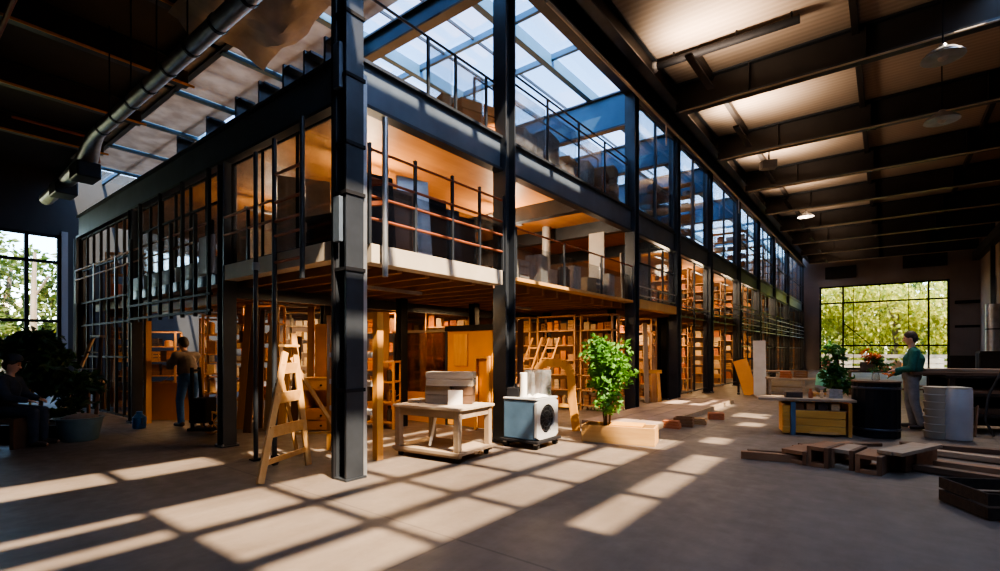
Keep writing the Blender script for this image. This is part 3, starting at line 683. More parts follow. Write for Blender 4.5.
# --- table on a wheeled pallet
T0 = Vector((-4.85,4.98,0)); TR = math.radians(6)
t = thing('wheeled_pallet', 'low wooden dolly on castors under the wooden table', 'dolly', T0, TR)
build(MB().box((0,0,.12),(1.14,.84,.045)), 'deck', M['grey_wood'], t, bevel=.004)
for y in (-.36,0,.36): build(MB().box((0,y,.085),(1.1,.07,.04)), 'bearer', M['grey_wood'], t)
for sx in (-1,1):
    for sy in (-1,1):
        c = build(MB().tube((sx*.48-.02,sy*.34,.035),(sx*.48+.02,sy*.34,.035),.035,n=12), 'caster', M['rubber'], t); build(MB().box((sx*.48,sy*.34,.06),(.06,.05,.03)), 'bracket', M['black'], c)
t = thing('work_table', 'rough wooden work table on a dolly, left of lit steel column', 'table', T0+Vector((0,0,.143)), TR)
build(MB().box((0,0,.545),(1.14,.84,.035)), 'tabletop', M['white_wood'], t, bevel=.004)
for sy in (-1,1): build(MB().box((0,sy*.36,.475),(1.02,.035,.11)), 'apron', M['grey_wood'], t)
for sx in (-1,1): build(MB().box((sx*.51,0,.475),(.035,.7,.11)), 'apron', M['grey_wood'], t)
for sx in (-1,1):
    for sy in (-1,1): build(MB().box((sx*.5,sy*.355,.265),(.08,.08,.53)), 'leg', M['grey_wood_z'], t, bevel=.004)
build(MB().bar((.0,-.3,.03),(.12,-.3,.5),.04,.02), 'loose_brace', M['white'], t)
TT = .143+.5625
def onT(x, y): return T0 + Matrix.Rotation(TR,3,'Z') @ Vector((x,y,0)) + Vector((0,0,TT))
def crate_box(name, p, s, rz, mat, label, cat='box'):
    t = thing(name, label, cat, p, rz); w,d,h = s
    for k in range(2):
        z = h*(k+.5)/2; g = h/2-.006
        build(MB().box((0,-d/2+.01,z),(w,.02,g)).box((0,d/2-.01,z),(w,.02,g)).box((-w/2+.01,0,z),(.02,d-.04,g)).box((w/2-.01,0,z),(.02,d-.04,g)), 'side_board', M[mat], t, bevel=.002)
    build(MB().box((0,0,h-.012),(w-.04,d-.04,.02)), 'lid', M[mat], t); return t
crate_box('wooden_box', onT(-.16,.12), (.36,.34,.24), F_-TR, 'grey_wood', 'weathered wooden box at lower left on the wooden table')
crate_box('wooden_box', onT(.2,.2), (.27,.3,.24), F_-TR, 'dark_wood', 'darker lower box at right on the wooden table')
crate_box('wooden_box', onT(.02,.15)+Vector((0,0,.241)), (.66,.34,.2), F_-TR, 'white_wood', 'whitewashed wide wooden box stacked on top on wooden table')
t = thing('white_card', 'small square white card standing on the wooden table', 'card', onT(.22,-.03), F_-TR)
build(MB().box((0,0,.1),(.2,.012,.2)), 'sheet', M['paper'], t); build(MB().box((0,.05,.006),(.16,.1,.01)), 'foot', M['paper'], t)
crate_box('flat_tray', onT(-.42,-.02), (.2,.3,.05), .2, 'white_wood', 'shallow pale tray at the left end of wooden table', 'tray')
# --- blue machine on a trolley
MC = Vector((-4.28,6.28,0)); 
t = thing('machine_trolley', 'black castor trolley under the blue and white machine', 'trolley', MC, math.radians(2))
build(MB().box((0,0,.11),(.68,.68,.035)), 'deck', M['black'], t, bevel=.004)
for sx in (-1,1):
    for sy in (-1,1):
        c = build(MB().tube((sx*.27,sy*.27-.02,.045),(sx*.27,sy*.27+.02,.045),.045,n=14), 'caster', M['rubber'], t); build(MB().box((sx*.27,sy*.27,.08),(.06,.07,.03)), 'fork', M['galv'], c)
t = thing('air_conditioner', 'blue and white fan machine on castors right of lit steel column', 'machine', MC+Vector((0,0,.128)), math.radians(2))
build(MB().box((-.02,0,.29),(.56,.6,.58)), 'casing', M['blue_metal'], t, bevel=.02)
fp = MB()
import itertools
n = 28; ring = []; rc = []
pts = [(-.3+.0,.0)]
# front plate with a round fan opening
W2, H2, cz, cr = .31, .29, .30, .215
inner = [(cr*math.cos(2*PI*k/n), cz+cr*math.sin(2*PI*k/n)) for k in range(n)]
outer = []
for k in range(n):
    a = 2*PI*k/n; c_, s_ = math.cos(a), math.sin(a); q = min(W2/abs(c_) if abs(c_) > 1e-6 else 9, H2/abs(s_) if abs(s_) > 1e-6 else 9); outer.append((c_*q, cz+s_*q))
vs = [(.262,y,z) for y,z in inner]+[(.262,y,z) for y,z in outer]+[(.30,y,z) for y,z in inner]+[(.30,y,z) for y,z in outer]
fs = []
for k in range(n):
    j = (k+1)%n; fs += [(2*n+k,3*n+k,3*n+j,2*n+j), (k,2*n+k,2*n+j,j), (n+k,n+j,3*n+j,3*n+k), (k,j,n+j,n+k)]
build(fp.add(vs, fs), 'front_plate', M['white_metal'], t)
fan = build(MB().tube((.20,0,cz),(.262,0,cz),.212,n=28), 'fan_well', M['black'], t)
g = MB()
for r in (.06,.12,.18): 
    pr = [(.285, r*math.cos(2*PI*k/20), cz+r*math.sin(2*PI*k/20)) for k in range(21)]; g.path(pr, .006, 5)
for k in range(6): a = PI*k/6; g.bar((.285,-.21*math.cos(a),cz-.21*math.sin(a)),(.285,.21*math.cos(a),cz+.21*math.sin(a)),.007,.007)
build(g, 'fan_grille', M['steel'], t); build(MB().box((0,0,.6),(.6,.62,.03)), 'top_cover', M['white_metal'], t, bevel=.01)
z = MC.z+.128+.616
t = thing('acrylic_box', 'clear plastic case standing on the blue machine', 'case', MC+Vector((.05,.12,z)), .1)
build(MB().box((0,-.15,.2),(.3,.01,.4)).box((0,.15,.2),(.3,.01,.4)).box((-.15,0,.2),(.01,.3,.4)).box((.15,0,.2),(.01,.3,.4)), 'sides', M['acrylic'], t); build(MB().box((0,0,.01),(.28,.28,.015)), 'bottom', M['white'], t)
t = thing('paper_roll', 'upright white paper roll on the blue machine, left of the clear case', 'roll', MC+Vector((-.02,-.16,z)), 0)
build(MB().lathe([(.05,0),(.055,.005),(.055,.36),(.05,.365),(.025,.365),(.025,.34)]), 'paper', M['paper'], t, smooth=True)
t = thing('black_case', 'small black tool case on the blue machine top', 'case', MC+Vector((-.2,-.12,z)), .3)
build(MB().box((0,0,.07),(.2,.26,.14)), 'body', M['black'], t, bevel=.012); build(MB().path([(0,-.06,.14),(0,-.05,.18),(0,.05,.18),(0,.06,.14)],.01,6), 'handle', M['rubber'], t)
t = thing('crumpled_sheet', 'crumpled white plastic sheet on the right edge of blue machine', 'sheet', MC+Vector((.19,-.1,z)), 0)
m = MB(); vs=[]; 
for i in range(7):
    for j in range(9): vs.append((-.1+.2*i/6, -.16+.32*j/8, .012+.05*random.random()*(0 if i in (0,6) or j in (0,8) else 1)))
m.add(vs, [(i*9+j, (i+1)*9+j, (i+1)*9+j+1, i*9+j+1) for i in range(6) for j in range(8)]); build(m, 'film', M['paper'], t)
# --- bent plywood hoop
t = thing('plywood_hoop', 'bent orange plywood hoop standing behind the blue machine', 'hoop', (-4.75,7.75,0), math.radians(15))
def hoop(r_out, w, x0, x1, h):
    m = MB(); pts = [(x1+.1,0)]; R = .24
    prof = [(x0-.02,.0),(x0,h*.5),(x0,h-R)] + [(x0+R-R*math.cos(a), h-R+R*math.sin(a)) for a in (.4,.8,1.2,1.57)] + [(x1-R+R*math.sin(a), h-R+R*math.cos(a)) for a in (.3,.7,1.1,1.5)] + [(x1+.02,h*.5),(x1+.1,0)]
    for (ax,az),(bx_,bz) in zip(prof, prof[1:]): m.bar((ax,0,az),(bx_,0,bz), w, .04, (0,1,0))
    return m
build(hoop(.2,.14,-.36,.3,1.22), 'arch', M['honey'], t); build(MB().bar((-.3,0,.45),(.32,0,.45),.03,.06), 'stretcher', M['honey_x'], t)
# --- leaning ladders among racks
for i, (x, lab) in enumerate(((-6.95,'left of two wooden ladders leaning on racks left of the plant'), (-6.45,'right of two wooden ladders leaning on racks left of the plant'))):
    t = thing('wooden_ladder', lab, 'ladder', (x,9.6,0), 0, 'ladders leaning on the racks')
    for s in (-1,1): build(MB().bar((s*.2-.15,0,0),(s*.14+.1,.75,1.75),.05,.03), 'rail', M['pine'], t)
    for k in range(1,7): q = k/7; build(MB().bar((-.2*(1-q)-.14*q-.15+.25*q,.75*q,1.75*q),(.2*(1-q)+.14*q-.15+.25*q,.75*q,1.75*q),.03,.03), 'rung', M['pine_x'], t)
# --- planter box with tall bush
PC = Vector((-3.32,7.37,0)); PR = math.radians(14)
t = thing('wooden_planter', 'long pale wooden planter box on the floor, holding the green plant', 'planter', PC, PR)
L_, D_, H_ = 1.12, .44, .27
build(MB().box((0,-D_/2+.015,H_/2),(L_,.03,H_)), 'front_board', M['pine_x'], t, bevel=.004); build(MB().box((0,D_/2-.015,H_/2),(L_,.03,H_)), 'back_board', M['pine_x'], t, bevel=.004)
for s in (-1,1): build(MB().box((s*(L_/2-.015),0,H_/2),(.03,D_-.06,H_)), 'end_board', M['pine'], t, bevel=.004)
build(MB().box((0,0,.11),(L_-.06,D_-.06,.2)), 'soil', M['soil'], t)
build(MB().box((.12,-.0,H_+.01),(.5,.4,.02)), 'cover_slat', M['honey_x'], t, bevel=.003)
def foliage(n, shape, size, seed, droop=.3):
    rnd = random.Random(seed); m = MB()
    for _ in range(n):
        p = Vector(shape(rnd)); s = size*rnd.uniform(.6,1.3); d = Vector((rnd.gauss(0,1), rnd.gauss(0,1), rnd.gauss(-droop,.6))).normalized()
        u = d.cross(Vector((rnd.gauss(0,1),rnd.gauss(0,1),rnd.gauss(0,1)))).normalized(); w = u*s*.28; nn = d.cross(u)*s*.12
        a = p; b = p+d*s; c = p+d*s*.45
        m.add([a, c+w+nn, b, c-w+nn], [(0,1,2),(0,2,3)])
    return m
def bush_shape(rx, ry, z0, z1, lumps, seed, hollow=.5):
    rnd0 = random.Random(seed); ls = [(rnd0.uniform(-rx,rx)*.7, rnd0.uniform(-ry,ry)*.7, rnd0.uniform(z0,z1), rnd0.uniform(.45,.8)) for _ in range(lumps)]
    def f(r):
        x, y, z, s = r.choice(ls); v = Vector((r.gauss(0,1), r.gauss(0,1), r.gauss(0,1))).normalized()*r.uniform(hollow,1)
        return (x+v.x*rx*s, y+v.y*ry*s, z+v.z*(z1-z0)*.18)
    return f
pl = Matrix.Rotation(PR,3,'Z') @ Vector((-.2,0,0)) + PC
t = thing('potted_bush', 'lush bright green bush growing in the pale wooden planter', 'plant', (pl.x,pl.y,.212), 0)
m = MB()
for k in range(5):
    a = k*1.26; m.path([(math.cos(a)*.04, math.sin(a)*.04, 0), (math.cos(a)*.08, math.sin(a)*.08, .5), (math.cos(a+.5)*.14, math.sin(a+.5)*.14, 1.25)], .012, 6)
build(m, 'stem', M['stem'], t)
build(foliage(2300, bush_shape(.31,.28,.36,1.32,30,3), .1, 3), 'foliage', M['leaf'], t)
# --- low platform along the front
t = thing('low_platform', 'low grey brown kerb platform on the floor along right glazed front', 'platform', (-3.95,11.6,0), 0)
for k in range(3): build(MB().box((-.5+.45*k,0,.05),(.43,6.0,.09)), 'plank', M['kerb'], t, bevel=.006)
build(MB().box((.67,0,.05),(.05,6.0,.1)), 'edge_board', M['grey_wood'], t)
rnd = random.Random(5)
for i, (px, py, k, c, s, l) in enumerate(((672,428,'block','rust',(.3,.2,.14),'rusty brick-like block at near end of low platform'),(684,426,'crate','brown',(.34,.3,.2),'brown slatted crate near the planter beside low platform'),(697,424,'block','tan',(.35,.2,.12),'tan timber offcut stack, middle of low platform'),(716,419,'box','rust',(.3,.25,.14),'reddish flat box toward far end of low platform'))):
    p = gp(px,py,0); o = bpy.data.objects.new(KN[k][0], item_mesh(k,c)); COL.objects.link(o); o.location = p; o.scale = s; o.rotation_euler.z = rnd.uniform(-.4,.4); tag(o, l, KN[k][2])
# orange bench frame and stool past the planter
p = gp(668,423,.11)
t = thing('orange_sawhorse', 'small orange wooden sawhorse in the narrow bay past planter', 'sawhorse', (-5.15,13.3,0), .3)
build(MB().box((0,0,.86),(.7,.1,.09)), 'beam', M['honey_x'], t)
for sx in (-1,1):
    for sy in (-1,1): build(MB().bar((sx*.25,sy*.04,.82),(sx*.3,sy*.22,0),.07,.05), 'leg', M['honey'], t)
# leaning boards right front
SB = Vector((-3.5,17.9,0))
t = thing('board_stand', 'dark steel stand behind the leaning orange and white boards', 'stand', SB, F_*.3)
for x in (-.35,.35): build(MB().box((x,0,.6),(.06,.06,1.2)), 'post', M['steel'], t); build(MB().box((x,0,.02),(.08,.5,.04)), 'foot', M['steel'], t)
build(MB().box((0,0,1.17),(.7,.06,.06)), 'top_bar', M['steel'], t)
t = thing('leaning_board', 'orange board leaning aslant in front of right glazed front', 'board', SB+Vector((0,-.35,0)), F_*.3); build(MB().bar((.1,-.05,.02),(-.24,.26,1.12),.42,.04,(0,1,0)), 'plank', M['amber'], t)
t = thing('leaning_board', 'tall white board leaning just right of the aslant orange board', 'board', SB+Vector((.32,-.3,0)), F_*.3); build(MB().bar((.02,-.05,.02),(-.0,.24,1.75),.36,.04,(0,1,0)), 'plank', M['white'], t)
# upright timbers standing among the racks
rnd = random.Random(21)
for i,(px, d_, h, m_, l) in enumerate(((262,9.3,2.2,'dark_wood_z','dark upright plank left of the white pigeonhole rack'),(270,9.0,2.3,'grey_wood_z','pale upright plank in front of white pigeonhole rack'),(284,8.8,1.5,'pine','golden upright plank behind stepladder top step'),(296,9.1,1.7,'dark_wood_z','dark short upright plank seen through the stepladder'),(312,9.6,2.3,'rack_wood','brown tall upright plank right of scaffold ladder'),(243,9.2,2.3,'rack_wood','brown upright plank close right of the lone black column'),(250,8.8,2.2,'dark_wood_z','dark upright plank, second right of lone black column'),
   (575,12.4,1.9,'rack_wood','brown plank standing by the racks right of plywood hoop'),(646,13.6,2.2,'grey_wood_z','pale upright plank in the narrow bay, left one'),(654,13.9,1.9,'rack_wood','brown upright plank in the narrow bay, right one'),(690,18.3,2.0,'dark_wood_z','dark upright plank at the fourth bay opening'),(386,9.7,2.2,'rack_wood','brown upright plank behind the orange door frame'),(520,10.4,2.1,'dark_wood_z','dark upright plank right beside the lit steel column'))):
    p = dp(px,d_); o = build(MB().bar((0,-.1,0),(rnd.uniform(-.1,.1),.12,h), .13,.04,(0,1,0)), 'upright_plank', M[m_], bevel=.004); o.location = p; o.rotation_euler.z = F_; tag(o, l, 'plank', 'upright planks among the racks')
# --- honey plank counter
CC = Vector((-.99,10.15,0)); CR = math.radians(17)
t = thing('plank_counter', 'low orange plank counter with dark blue post left of black drum', 'counter', CC, CR); L_, D_, H_ = 1.0,.5,.62
for k in range(3): build(MB().box((.02,-D_/2+.015,.1+k*.13),(L_-.2,.03,.122)), 'front_plank', M['honey_x'], t, bevel=.004)
for k in range(4): build(MB().box((-L_/2+.05,-D_/2+.02,.08+k*.12),(.12,.035,.112)), 'corner_plank', M['honey_x'], t, bevel=.004)
build(MB().box((-L_/2+.15,-D_/2+.0,.28),(.07,.05,.56)), 'dark_post', M['blue_metal'], t)
build(MB().box((L_/2-.02,-D_/2+.02,.28),(.05,.04,.56)), 'end_post', M['honey'], t); build(MB().box((L_/2-.02,0,.28),(.03,D_,.5)), 'end_panel', M['honey_x'], t)
build(MB().box((-L_/2+.02,0,.28),(.03,D_-.06,.5)), 'end_panel', M['honey_x'], t); build(MB().box((0,D_/2-.02,.28),(L_-.06,.03,.5)), 'back_panel', M['honey_x'], t)
build(MB().box((.02,-.02,.42),(L_-.1,D_-.1,.02)), 'inner_shelf', M['dark_wood'], t)
build(MB().box((-.16,0,H_-.02),(L_+.45,D_+.04,.04)), 'worktop', M['grey_wood'], t, bevel=.004)
build(MB().box((.1,-D_/2-.02,.05),(.42,.04,.035)), 'loose_strip', M['pine_x'], t)
rm = Matrix.Translation(CC) @ Matrix.Rotation(CR,4,'Z')
def put(kind, col, lx, ly, z, s, label, cat=None, nm=None):
    o = bpy.data.objects.new(nm or KN[kind][0], item_mesh(kind,col)); COL.objects.link(o); p = rm @ Vector((lx,ly,z)); o.location = p; o.scale = s; o.rotation_euler.z = CR; return tag(o, label, cat or KN[kind][2])
for i, (x, c, w_) in enumerate(((-.25,'brown',.14),(-.08,'tan',.12),(.1,'dark',.14),(.28,'cream',.12))):
    put('box', c, x, -.1, .432, (w_,.2,.12), '%s little box in the slot under counter worktop' % c, 'box', 'small_box')
put('jar','rust', -.05,-.05,H_,(.08,.08,.16),'rust bottle standing on the plank counter before plant'); put('jar','cream', .12,-.02,H_,(.07,.07,.14),'cream jar standing on the plank counter before plant')
put('box','dark', -.3,.02,H_,(.25,.2,.1),'flat dark box on the left of the plank counter worktop')
put('crate','grey', .34,.12,H_,(.2,.2,.18),'grey slatted crate on counter next to black drum')
# --- black drum
t = thing('black_drum', 'tall black ribbed drum beside the plank counter', 'drum', (-.13,10.5,0), .1)
build(MB().lathe([(.30,0),(.335,.01),(.335,.9),(.31,.915)], n=36, flute=.03), 'body', M['black'], t); build(MB().lathe([(.345,0),(.345,.025),(.3,.03)], (0,0,.91), 30), 'top_disc', M['dark_wood'], t)
for z in (.12,.8): build(MB().lathe([(.338,0),(.345,.01),(.345,.03),(.338,.04)], (0,0,z), 30), 'hoop', M['steel'], t)
# items behind drum
# --- second plant
p = dp(838, 9.9)
t = thing('plant_pot', 'dark round pot behind the plank counter holding slim tree', 'pot', (p.x,p.y,0)); build(MB().lathe([(.14,0),(.16,.02),(.21,.36),(.22,.4),(.19,.4),(.18,.36)]), 'body', M['terracotta'], t, smooth=True)
t = thing('potted_tree', 'dark green slim tree behind the plank counter, left of the drum', 'plant', (p.x,p.y,.36)); build(MB().path([(0,0,0),(.02,.01,.5),(-.01,0,1.1)],.018,6), 'stem', M['stem'], t); build(foliage(1000, bush_shape(.22,.22,.28,1.12,13,8), .11, 9), 'foliage', M['leaf_dark'], t)
# low work benches beyond the counter
def bench(p, w, d, h, rz, label, mat='grey_wood', name='low_bench'):
    t = thing(name, label, 'bench', p, rz)
    build(MB().box((0,0,h-.025),(w,d,.05)), 'top', M[mat], t, bevel=.004)
    for sx in (-1,1):
        for sy in (-1,1): build(MB().box((sx*(w/2-.06),sy*(d/2-.06),(h-.05)/2),(.07,.07,h-.05)), 'leg', M[mat], t)
    build(MB().box((0,0,.2),(w-.14,.06,.05)), 'stretcher', M[mat], t); return t
q = dp(795, 14.8); bench((q.x,q.y,0), 1.5,.6,.62,.3,'grey low bench left of the mint shirted person')
q = dp(775, 17); bench((q.x,q.y,0), 1.8,.7,.75,.1,'farther grey bench beside the right glazed front')
for px, d_, k, c, s, l in ((786,14.8,'block','rust',(.3,.25,.2),'rust timber block on the grey low bench'),(801,14.9,'crate','brown',(.35,.3,.24),'brown slatted crate on the grey low bench')):
    q = dp(px,d_,.62); o = bpy.data.objects.new(KN[k][0], item_mesh(k,c)); COL.objects.link(o); o.location = q; o.scale = s; tag(o, l, KN[k][2])
q = dp(889, 16); bench((q.x,q.y,0), 2.4,.7,.78,.3,'dark long bench behind the black drum near the window','dark_wood')
for i,(px, k, c, s) in enumerate(((868,'box','dark',(.4,.35,.3)),(882,'crate','rust',(.35,.35,.25)),(897,'tin','cream',(.28,.28,.32)))):
    q = dp(px,15.9,.78); o = bpy.data.objects.new(KN[k][0], item_mesh(k,c)); COL.objects.link(o); o.location = q; o.scale = s; tag(o, '%s %s on the dark long bench behind the drum' % (c, KN[k][1]), KN[k][2])
q = dp(935,17); bench((q.x,q.y,0), 1.6,.8,.8,.2,'brown bench behind the standing person, near the window','red_wood')
# ================================================================== TIMBER ON THE RIGHT FLOOR
def board(p, q, w, h, mat, label, name='timber_board', cat='timber', grp='loose timber on the right floor'):
    p, q = Vector(p), Vector(q); c = (p+q)/2; o = build(MB().bar(p-c, q-c, w, h), name, M[mat], bevel=.005); o.location = c
    return tag(o, label, cat, grp)
def block(px, py, w, d, h, rz, mat, label, z=0, name='timber_block'):
    p = gp(px, py); o = build(MB().box((0,0,h/2),(w,d,h)), name, M[mat], bevel=.006); o.location = (p.x,p.y,z); o.rotation_euler.z = rz
    return tag(o, label, 'timber', 'loose timber on the right floor')
a, b = gp(741,458), gp(800,463); board(a+Vector((0,0,.05)), b+Vector((0,0,.05)), .1, .1, 'red_wood', 'long lone reddish beam sticking out left from the timber pile', 'timber_beam')
a, b = gp(748,455), gp(800,458); board(a+Vector((0,0,.04)), b+Vector((0,0,.04)), .08, .08, 'dark_wood', 'darker beam lying behind the lone reddish beam', 'timber_beam')
def open_box(px, py, w, d, h, rz, mat, label, z=0.0):
    p = gp(px, py); t = thing('timber_box_frame', label, 'timber frame', (p.x,p.y,z), rz, 'box frames of sawn timber on the right floor'); th = .05
    for s in (-1,1): build(MB().box((s*(w/2-th/2),0,h/2),(th,d,h)), 'side_board', M['dark_wood_z' if s > 0 else 'red_wood_y'], t, bevel=.004)
    build(MB().box((0,0,h-th/2),(w-2*th,d,th)), 'top_board', M[mat], t, bevel=.004); build(MB().box((0,0,th/2),(w-2*th,d,th)), 'bottom_board', M[mat], t, bevel=.004)
    return t
open_box(803,461, .30,.5,.17, -.3, 'red_wood', 'leftmost low box frame of sawn timber in the pile')
open_box(826,464, .24,.55,.25, -.25, 'red_wood', 'second box frame from left, tall, in the timber pile')
open_box(849,466, .25,.55,.24, -.22, 'grey_wood', 'third box frame from left in the timber pile')
open_box(874,471, .26,.5,.22, -.2, 'red_wood', 'fourth box frame from left, before the grey boards')
for i, (px, py, l) in enumerate(((886,470,'left upright-edge plank in the right end of pile'),(897,472,'middle upright-edge plank in the right end of pile'),(908,470,'right upright-edge plank in the right end of pile'))):
    p = gp(px,py); p = p+Vector((.06,0,0)); d = Vector((.22,.55,0)); board(p+Vector((0,0,.11)), p+d+Vector((0,0,.11)), .05, .2, ('red_wood_y','dark_wood','red_wood_y')[i], l)
p = gp(884,474); board((p.x,p.y,.25),(p.x+.35,p.y+.75,.27), .15,.045,'grey_wood','grey board tilted on top of the timber pile, left of two')
p = gp(896,476); board((p.x,p.y,.25),(p.x+.4,p.y+.8,.28), .13,.045,'grey_wood','grey board tilted on top of the timber pile, right of two')
p = gp(800,447); q = gp(880,446); board((p.x,p.y,.026),(q.x,q.y,.026), .1,.05,'dark_wood','dark long board lying across the back of box frames')
p = gp(795,452); q = gp(850,448); board((p.x,p.y,.05),(q.x,q.y,.05), .1,.08,'red_wood','reddish board on floor behind the box frames')
for i,(px0,py0,px1,py1,z,m_,l) in enumerate(((905,452,1030,468,.05,'grey_wood','grey long plank on floor right of the pile, nearest the drum'),(905,462,1040,480,.04,'red_wood','reddish long plank on floor right of the timber pile'),(900,446,1020,456,.035,'dark_wood','dark plank lying behind the grey long plank'),(910,470,1040,490,.05,'dark_wood','dark plank nearest the viewer beside the timber pile'))):
    p, q = gp(px0,py0), gp(px1,py1); board((p.x,p.y,z),(q.x,q.y,z), .14,.07,m_,l)
# dark foreground crate
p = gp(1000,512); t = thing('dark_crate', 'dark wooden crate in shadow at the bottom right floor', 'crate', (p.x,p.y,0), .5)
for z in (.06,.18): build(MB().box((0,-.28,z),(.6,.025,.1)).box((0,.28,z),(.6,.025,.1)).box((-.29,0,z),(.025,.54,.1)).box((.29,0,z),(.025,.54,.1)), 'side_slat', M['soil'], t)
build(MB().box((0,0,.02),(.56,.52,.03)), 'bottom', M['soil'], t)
# white pails + grey drum
p = dp(938, 8.2)
for k in range(7):
    o = build(MB().lathe([(.165,0),(.17,.01),(.185,.1),(.195,.105),(.195,.118),(.18,.12)], n=24), 'white_pail', M['cream'], smooth=True); o.location = (p.x+.006*(k%2),p.y,k*.121)
    tag(o, '%s white pail counted up from floor in stack beside standing man' % ['lowest','second','third','fourth','fifth','sixth','topmost'][k], 'pail', 'stacked white pails')
p = dp(958, 8.0); t = thing('grey_barrel', 'pale grey smooth barrel right of the white pail stack', 'barrel', (p.x,p.y,0))
build(MB().lathe([(.16,0),(.18,.02),(.185,.4),(.18,.8),(.165,.83)], n=28), 'body', M['white_metal'], t, smooth=True); build(MB().lathe([(.175,0),(.175,.02),(.05,.035)], (0,0,.83), 28), 'lid', M['galv'], t)
# timber rack behind with planks
p = dp(985, 8.9); RP = Vector((p.x,p.y,0)); RR = .35
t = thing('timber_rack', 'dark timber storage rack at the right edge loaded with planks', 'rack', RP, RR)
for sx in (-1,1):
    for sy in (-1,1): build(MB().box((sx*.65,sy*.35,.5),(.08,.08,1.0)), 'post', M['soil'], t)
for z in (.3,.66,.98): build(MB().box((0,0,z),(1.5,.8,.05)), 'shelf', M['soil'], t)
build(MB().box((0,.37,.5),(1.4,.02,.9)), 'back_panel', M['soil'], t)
rm2 = Matrix.Translation(RP) @ Matrix.Rotation(RR,4,'Z')
for i,(x,y,z,l,w,h,m_,lab) in enumerate(((-.25,-.25,1.005,1.9,.2,.05,'dark_wood','dark plank at the front on top of the right timber rack'),(-.15,.02,1.005,2.0,.22,.06,'red_wood','reddish plank in the middle on top of right timber rack'),(-.1,.28,1.005,1.7,.2,.09,'dark_wood','thick dark plank at the back on top of right timber rack'),(-.3,-.1,1.066,1.3,.18,.05,'grey_wood','grey short plank lying highest on the right timber rack'),(0,-.2,.686,1.45,.2,.06,'red_wood','reddish plank on the middle shelf of right timber rack'),(.05,.1,.686,1.4,.2,.08,'dark_wood','dark plank on the middle shelf of right timber rack'),(0,-.15,.326,1.4,.22,.1,'dark_wood','dark beam on the lowest shelf of right timber rack'))):
    o = build(MB().box((0,0,h/2),(l,w,h)), 'rack_plank', M[m_], bevel=.004); o.matrix_world = rm2 @ Matrix.Translation((x,y,z)) @ Matrix.Rotation(.04*(i%3-1),4,'Z'); tag(o, lab, 'plank', 'planks on the right timber rack')
for i,(px,d_,w,h,lab) in enumerate(((968,8.4,.5,.28,'small dark slatted pallet leaning by the right timber rack'),)):
    p = dp(px,d_); t = thing('leaning_pallet', lab, 'pallet', (p.x,p.y,0), .3)
    for k in range(4): build(MB().bar((-.25+.1*k,-.1,.0),(-.12+.1*k,.12,.5),.07,.02,(1,0,0)), 'slat', M['dark_wood_z'], t)
    build(MB().bar((-.28,-.02,.12),(.1,-.02,.12),.05,.02), 'bearer', M['dark_wood'], t)
# grey cabinet + pipe near right back wall
q = dp(962, 22); t = thing('wall_cabinet', 'dark low cabinet against the far right wall below the pipe', 'cabinet', (3.9,31,0), 0)
build(MB().box((0,0,.7),(1.2,1.4,1.4)), 'carcass', M['dark_wall'], t, bevel=.02)
for y in (-.35,.35): build(MB().box((-.61,y,.7),(.02,.62,1.2)), 'door', M['navy'], t)
t = thing('vertical_duct', 'grey upright round duct standing beside the far right wall', 'duct', (4.0,32.6,0)); build(MB().tube((0,0,0),(0,0,3.6),.28,n=18), 'pipe', M['galv'], t, smooth=True)
for z in (1.2,2.4): build(MB().tube((0,0,z),(0,0,z+.06),.3,n=18), 'band', M['steel'], t)
for i,(x0,x1,l) in enumerate(((-3.4,-1.6,'left flat vent panel above the garden window'),(.9,3.1,'right flat vent panel above the garden window'))):
    t = thing('wall_vent', l, 'vent', ((x0+x1)/2, WY1-.06, 6.9+.35*i), 0, 'vents above the garden window')
    build(MB().box((0,.02,0),(x1-x0,.06,.85)), 'frame', M['dark_wall'], t)
    for k in range(5): build(MB().box((0,-.03,-.32+.16*k),(x1-x0-.1,.03,.1)), 'louvre', M['dark_wall'], t)
# hoses on the right
t = thing('hose', 'black hose hanging in a loop down the right edge by timber rack', 'hose', (0,0,0)); p = dp(992,8.3)
build(MB().path([(p.x+.25,p.y,1.6),(p.x+.12,p.y,1.1),(p.x-.05,p.y-.1,.7),(p.x-.1,p.y-.15,.3),(p.x-.0,p.y-.2,.03)], .02, 8), 'tube', M['rubber'], t, smooth=True)
t.location = (0,0,0)

# ================================================================== LEFT CORNER
p = dp(40, 8.3)
t = thing('left_planter', 'dark raised planter edge at the left holding shaded tree', 'planter', (p.x,p.y,0), F_)
build(MB().box((0,0,.11),(1.3,.6,.2)), 'soil', M['soil'], t); build(MB().box((0,-.33,.12),(1.4,.06,.24)).box((0,.33,.12),(1.4,.06,.24)).box((-.68,0,.12),(.06,.6,.24)).box((.68,0,.12),(.06,.6,.24)), 'edge', M['dark_wall'], t)
t = thing('shaded_tree', 'dark leafy indoor tree before the left window', 'plant', (p.x,p.y,.21), 0)
build(MB().path([(0,0,0),(.03,.02,.6),(-.02,0,1.3)],.03,7), 'stem', M['stem'], t)
m = MB().path([(.1,-.1,0),(-.2,-.1,.3),(-.3,0,.7)],.014,6).path([(.1,-.1,0),(.12,-.15,.5),(.05,-.1,.8)],.014,6); build(m, 'yellow_stem', M['stem_y'], t)
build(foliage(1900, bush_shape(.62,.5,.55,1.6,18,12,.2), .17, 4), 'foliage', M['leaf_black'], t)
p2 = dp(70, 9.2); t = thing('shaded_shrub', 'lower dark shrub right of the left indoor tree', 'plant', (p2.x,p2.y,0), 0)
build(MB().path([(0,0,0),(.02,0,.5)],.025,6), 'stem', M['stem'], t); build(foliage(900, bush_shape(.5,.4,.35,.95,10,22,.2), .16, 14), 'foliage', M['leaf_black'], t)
p = dp(80, 8.0); t = thing('plastic_tub', 'blue grey plastic tub on floor before the left tree', 'tub', (p.x,p.y,0), F_)
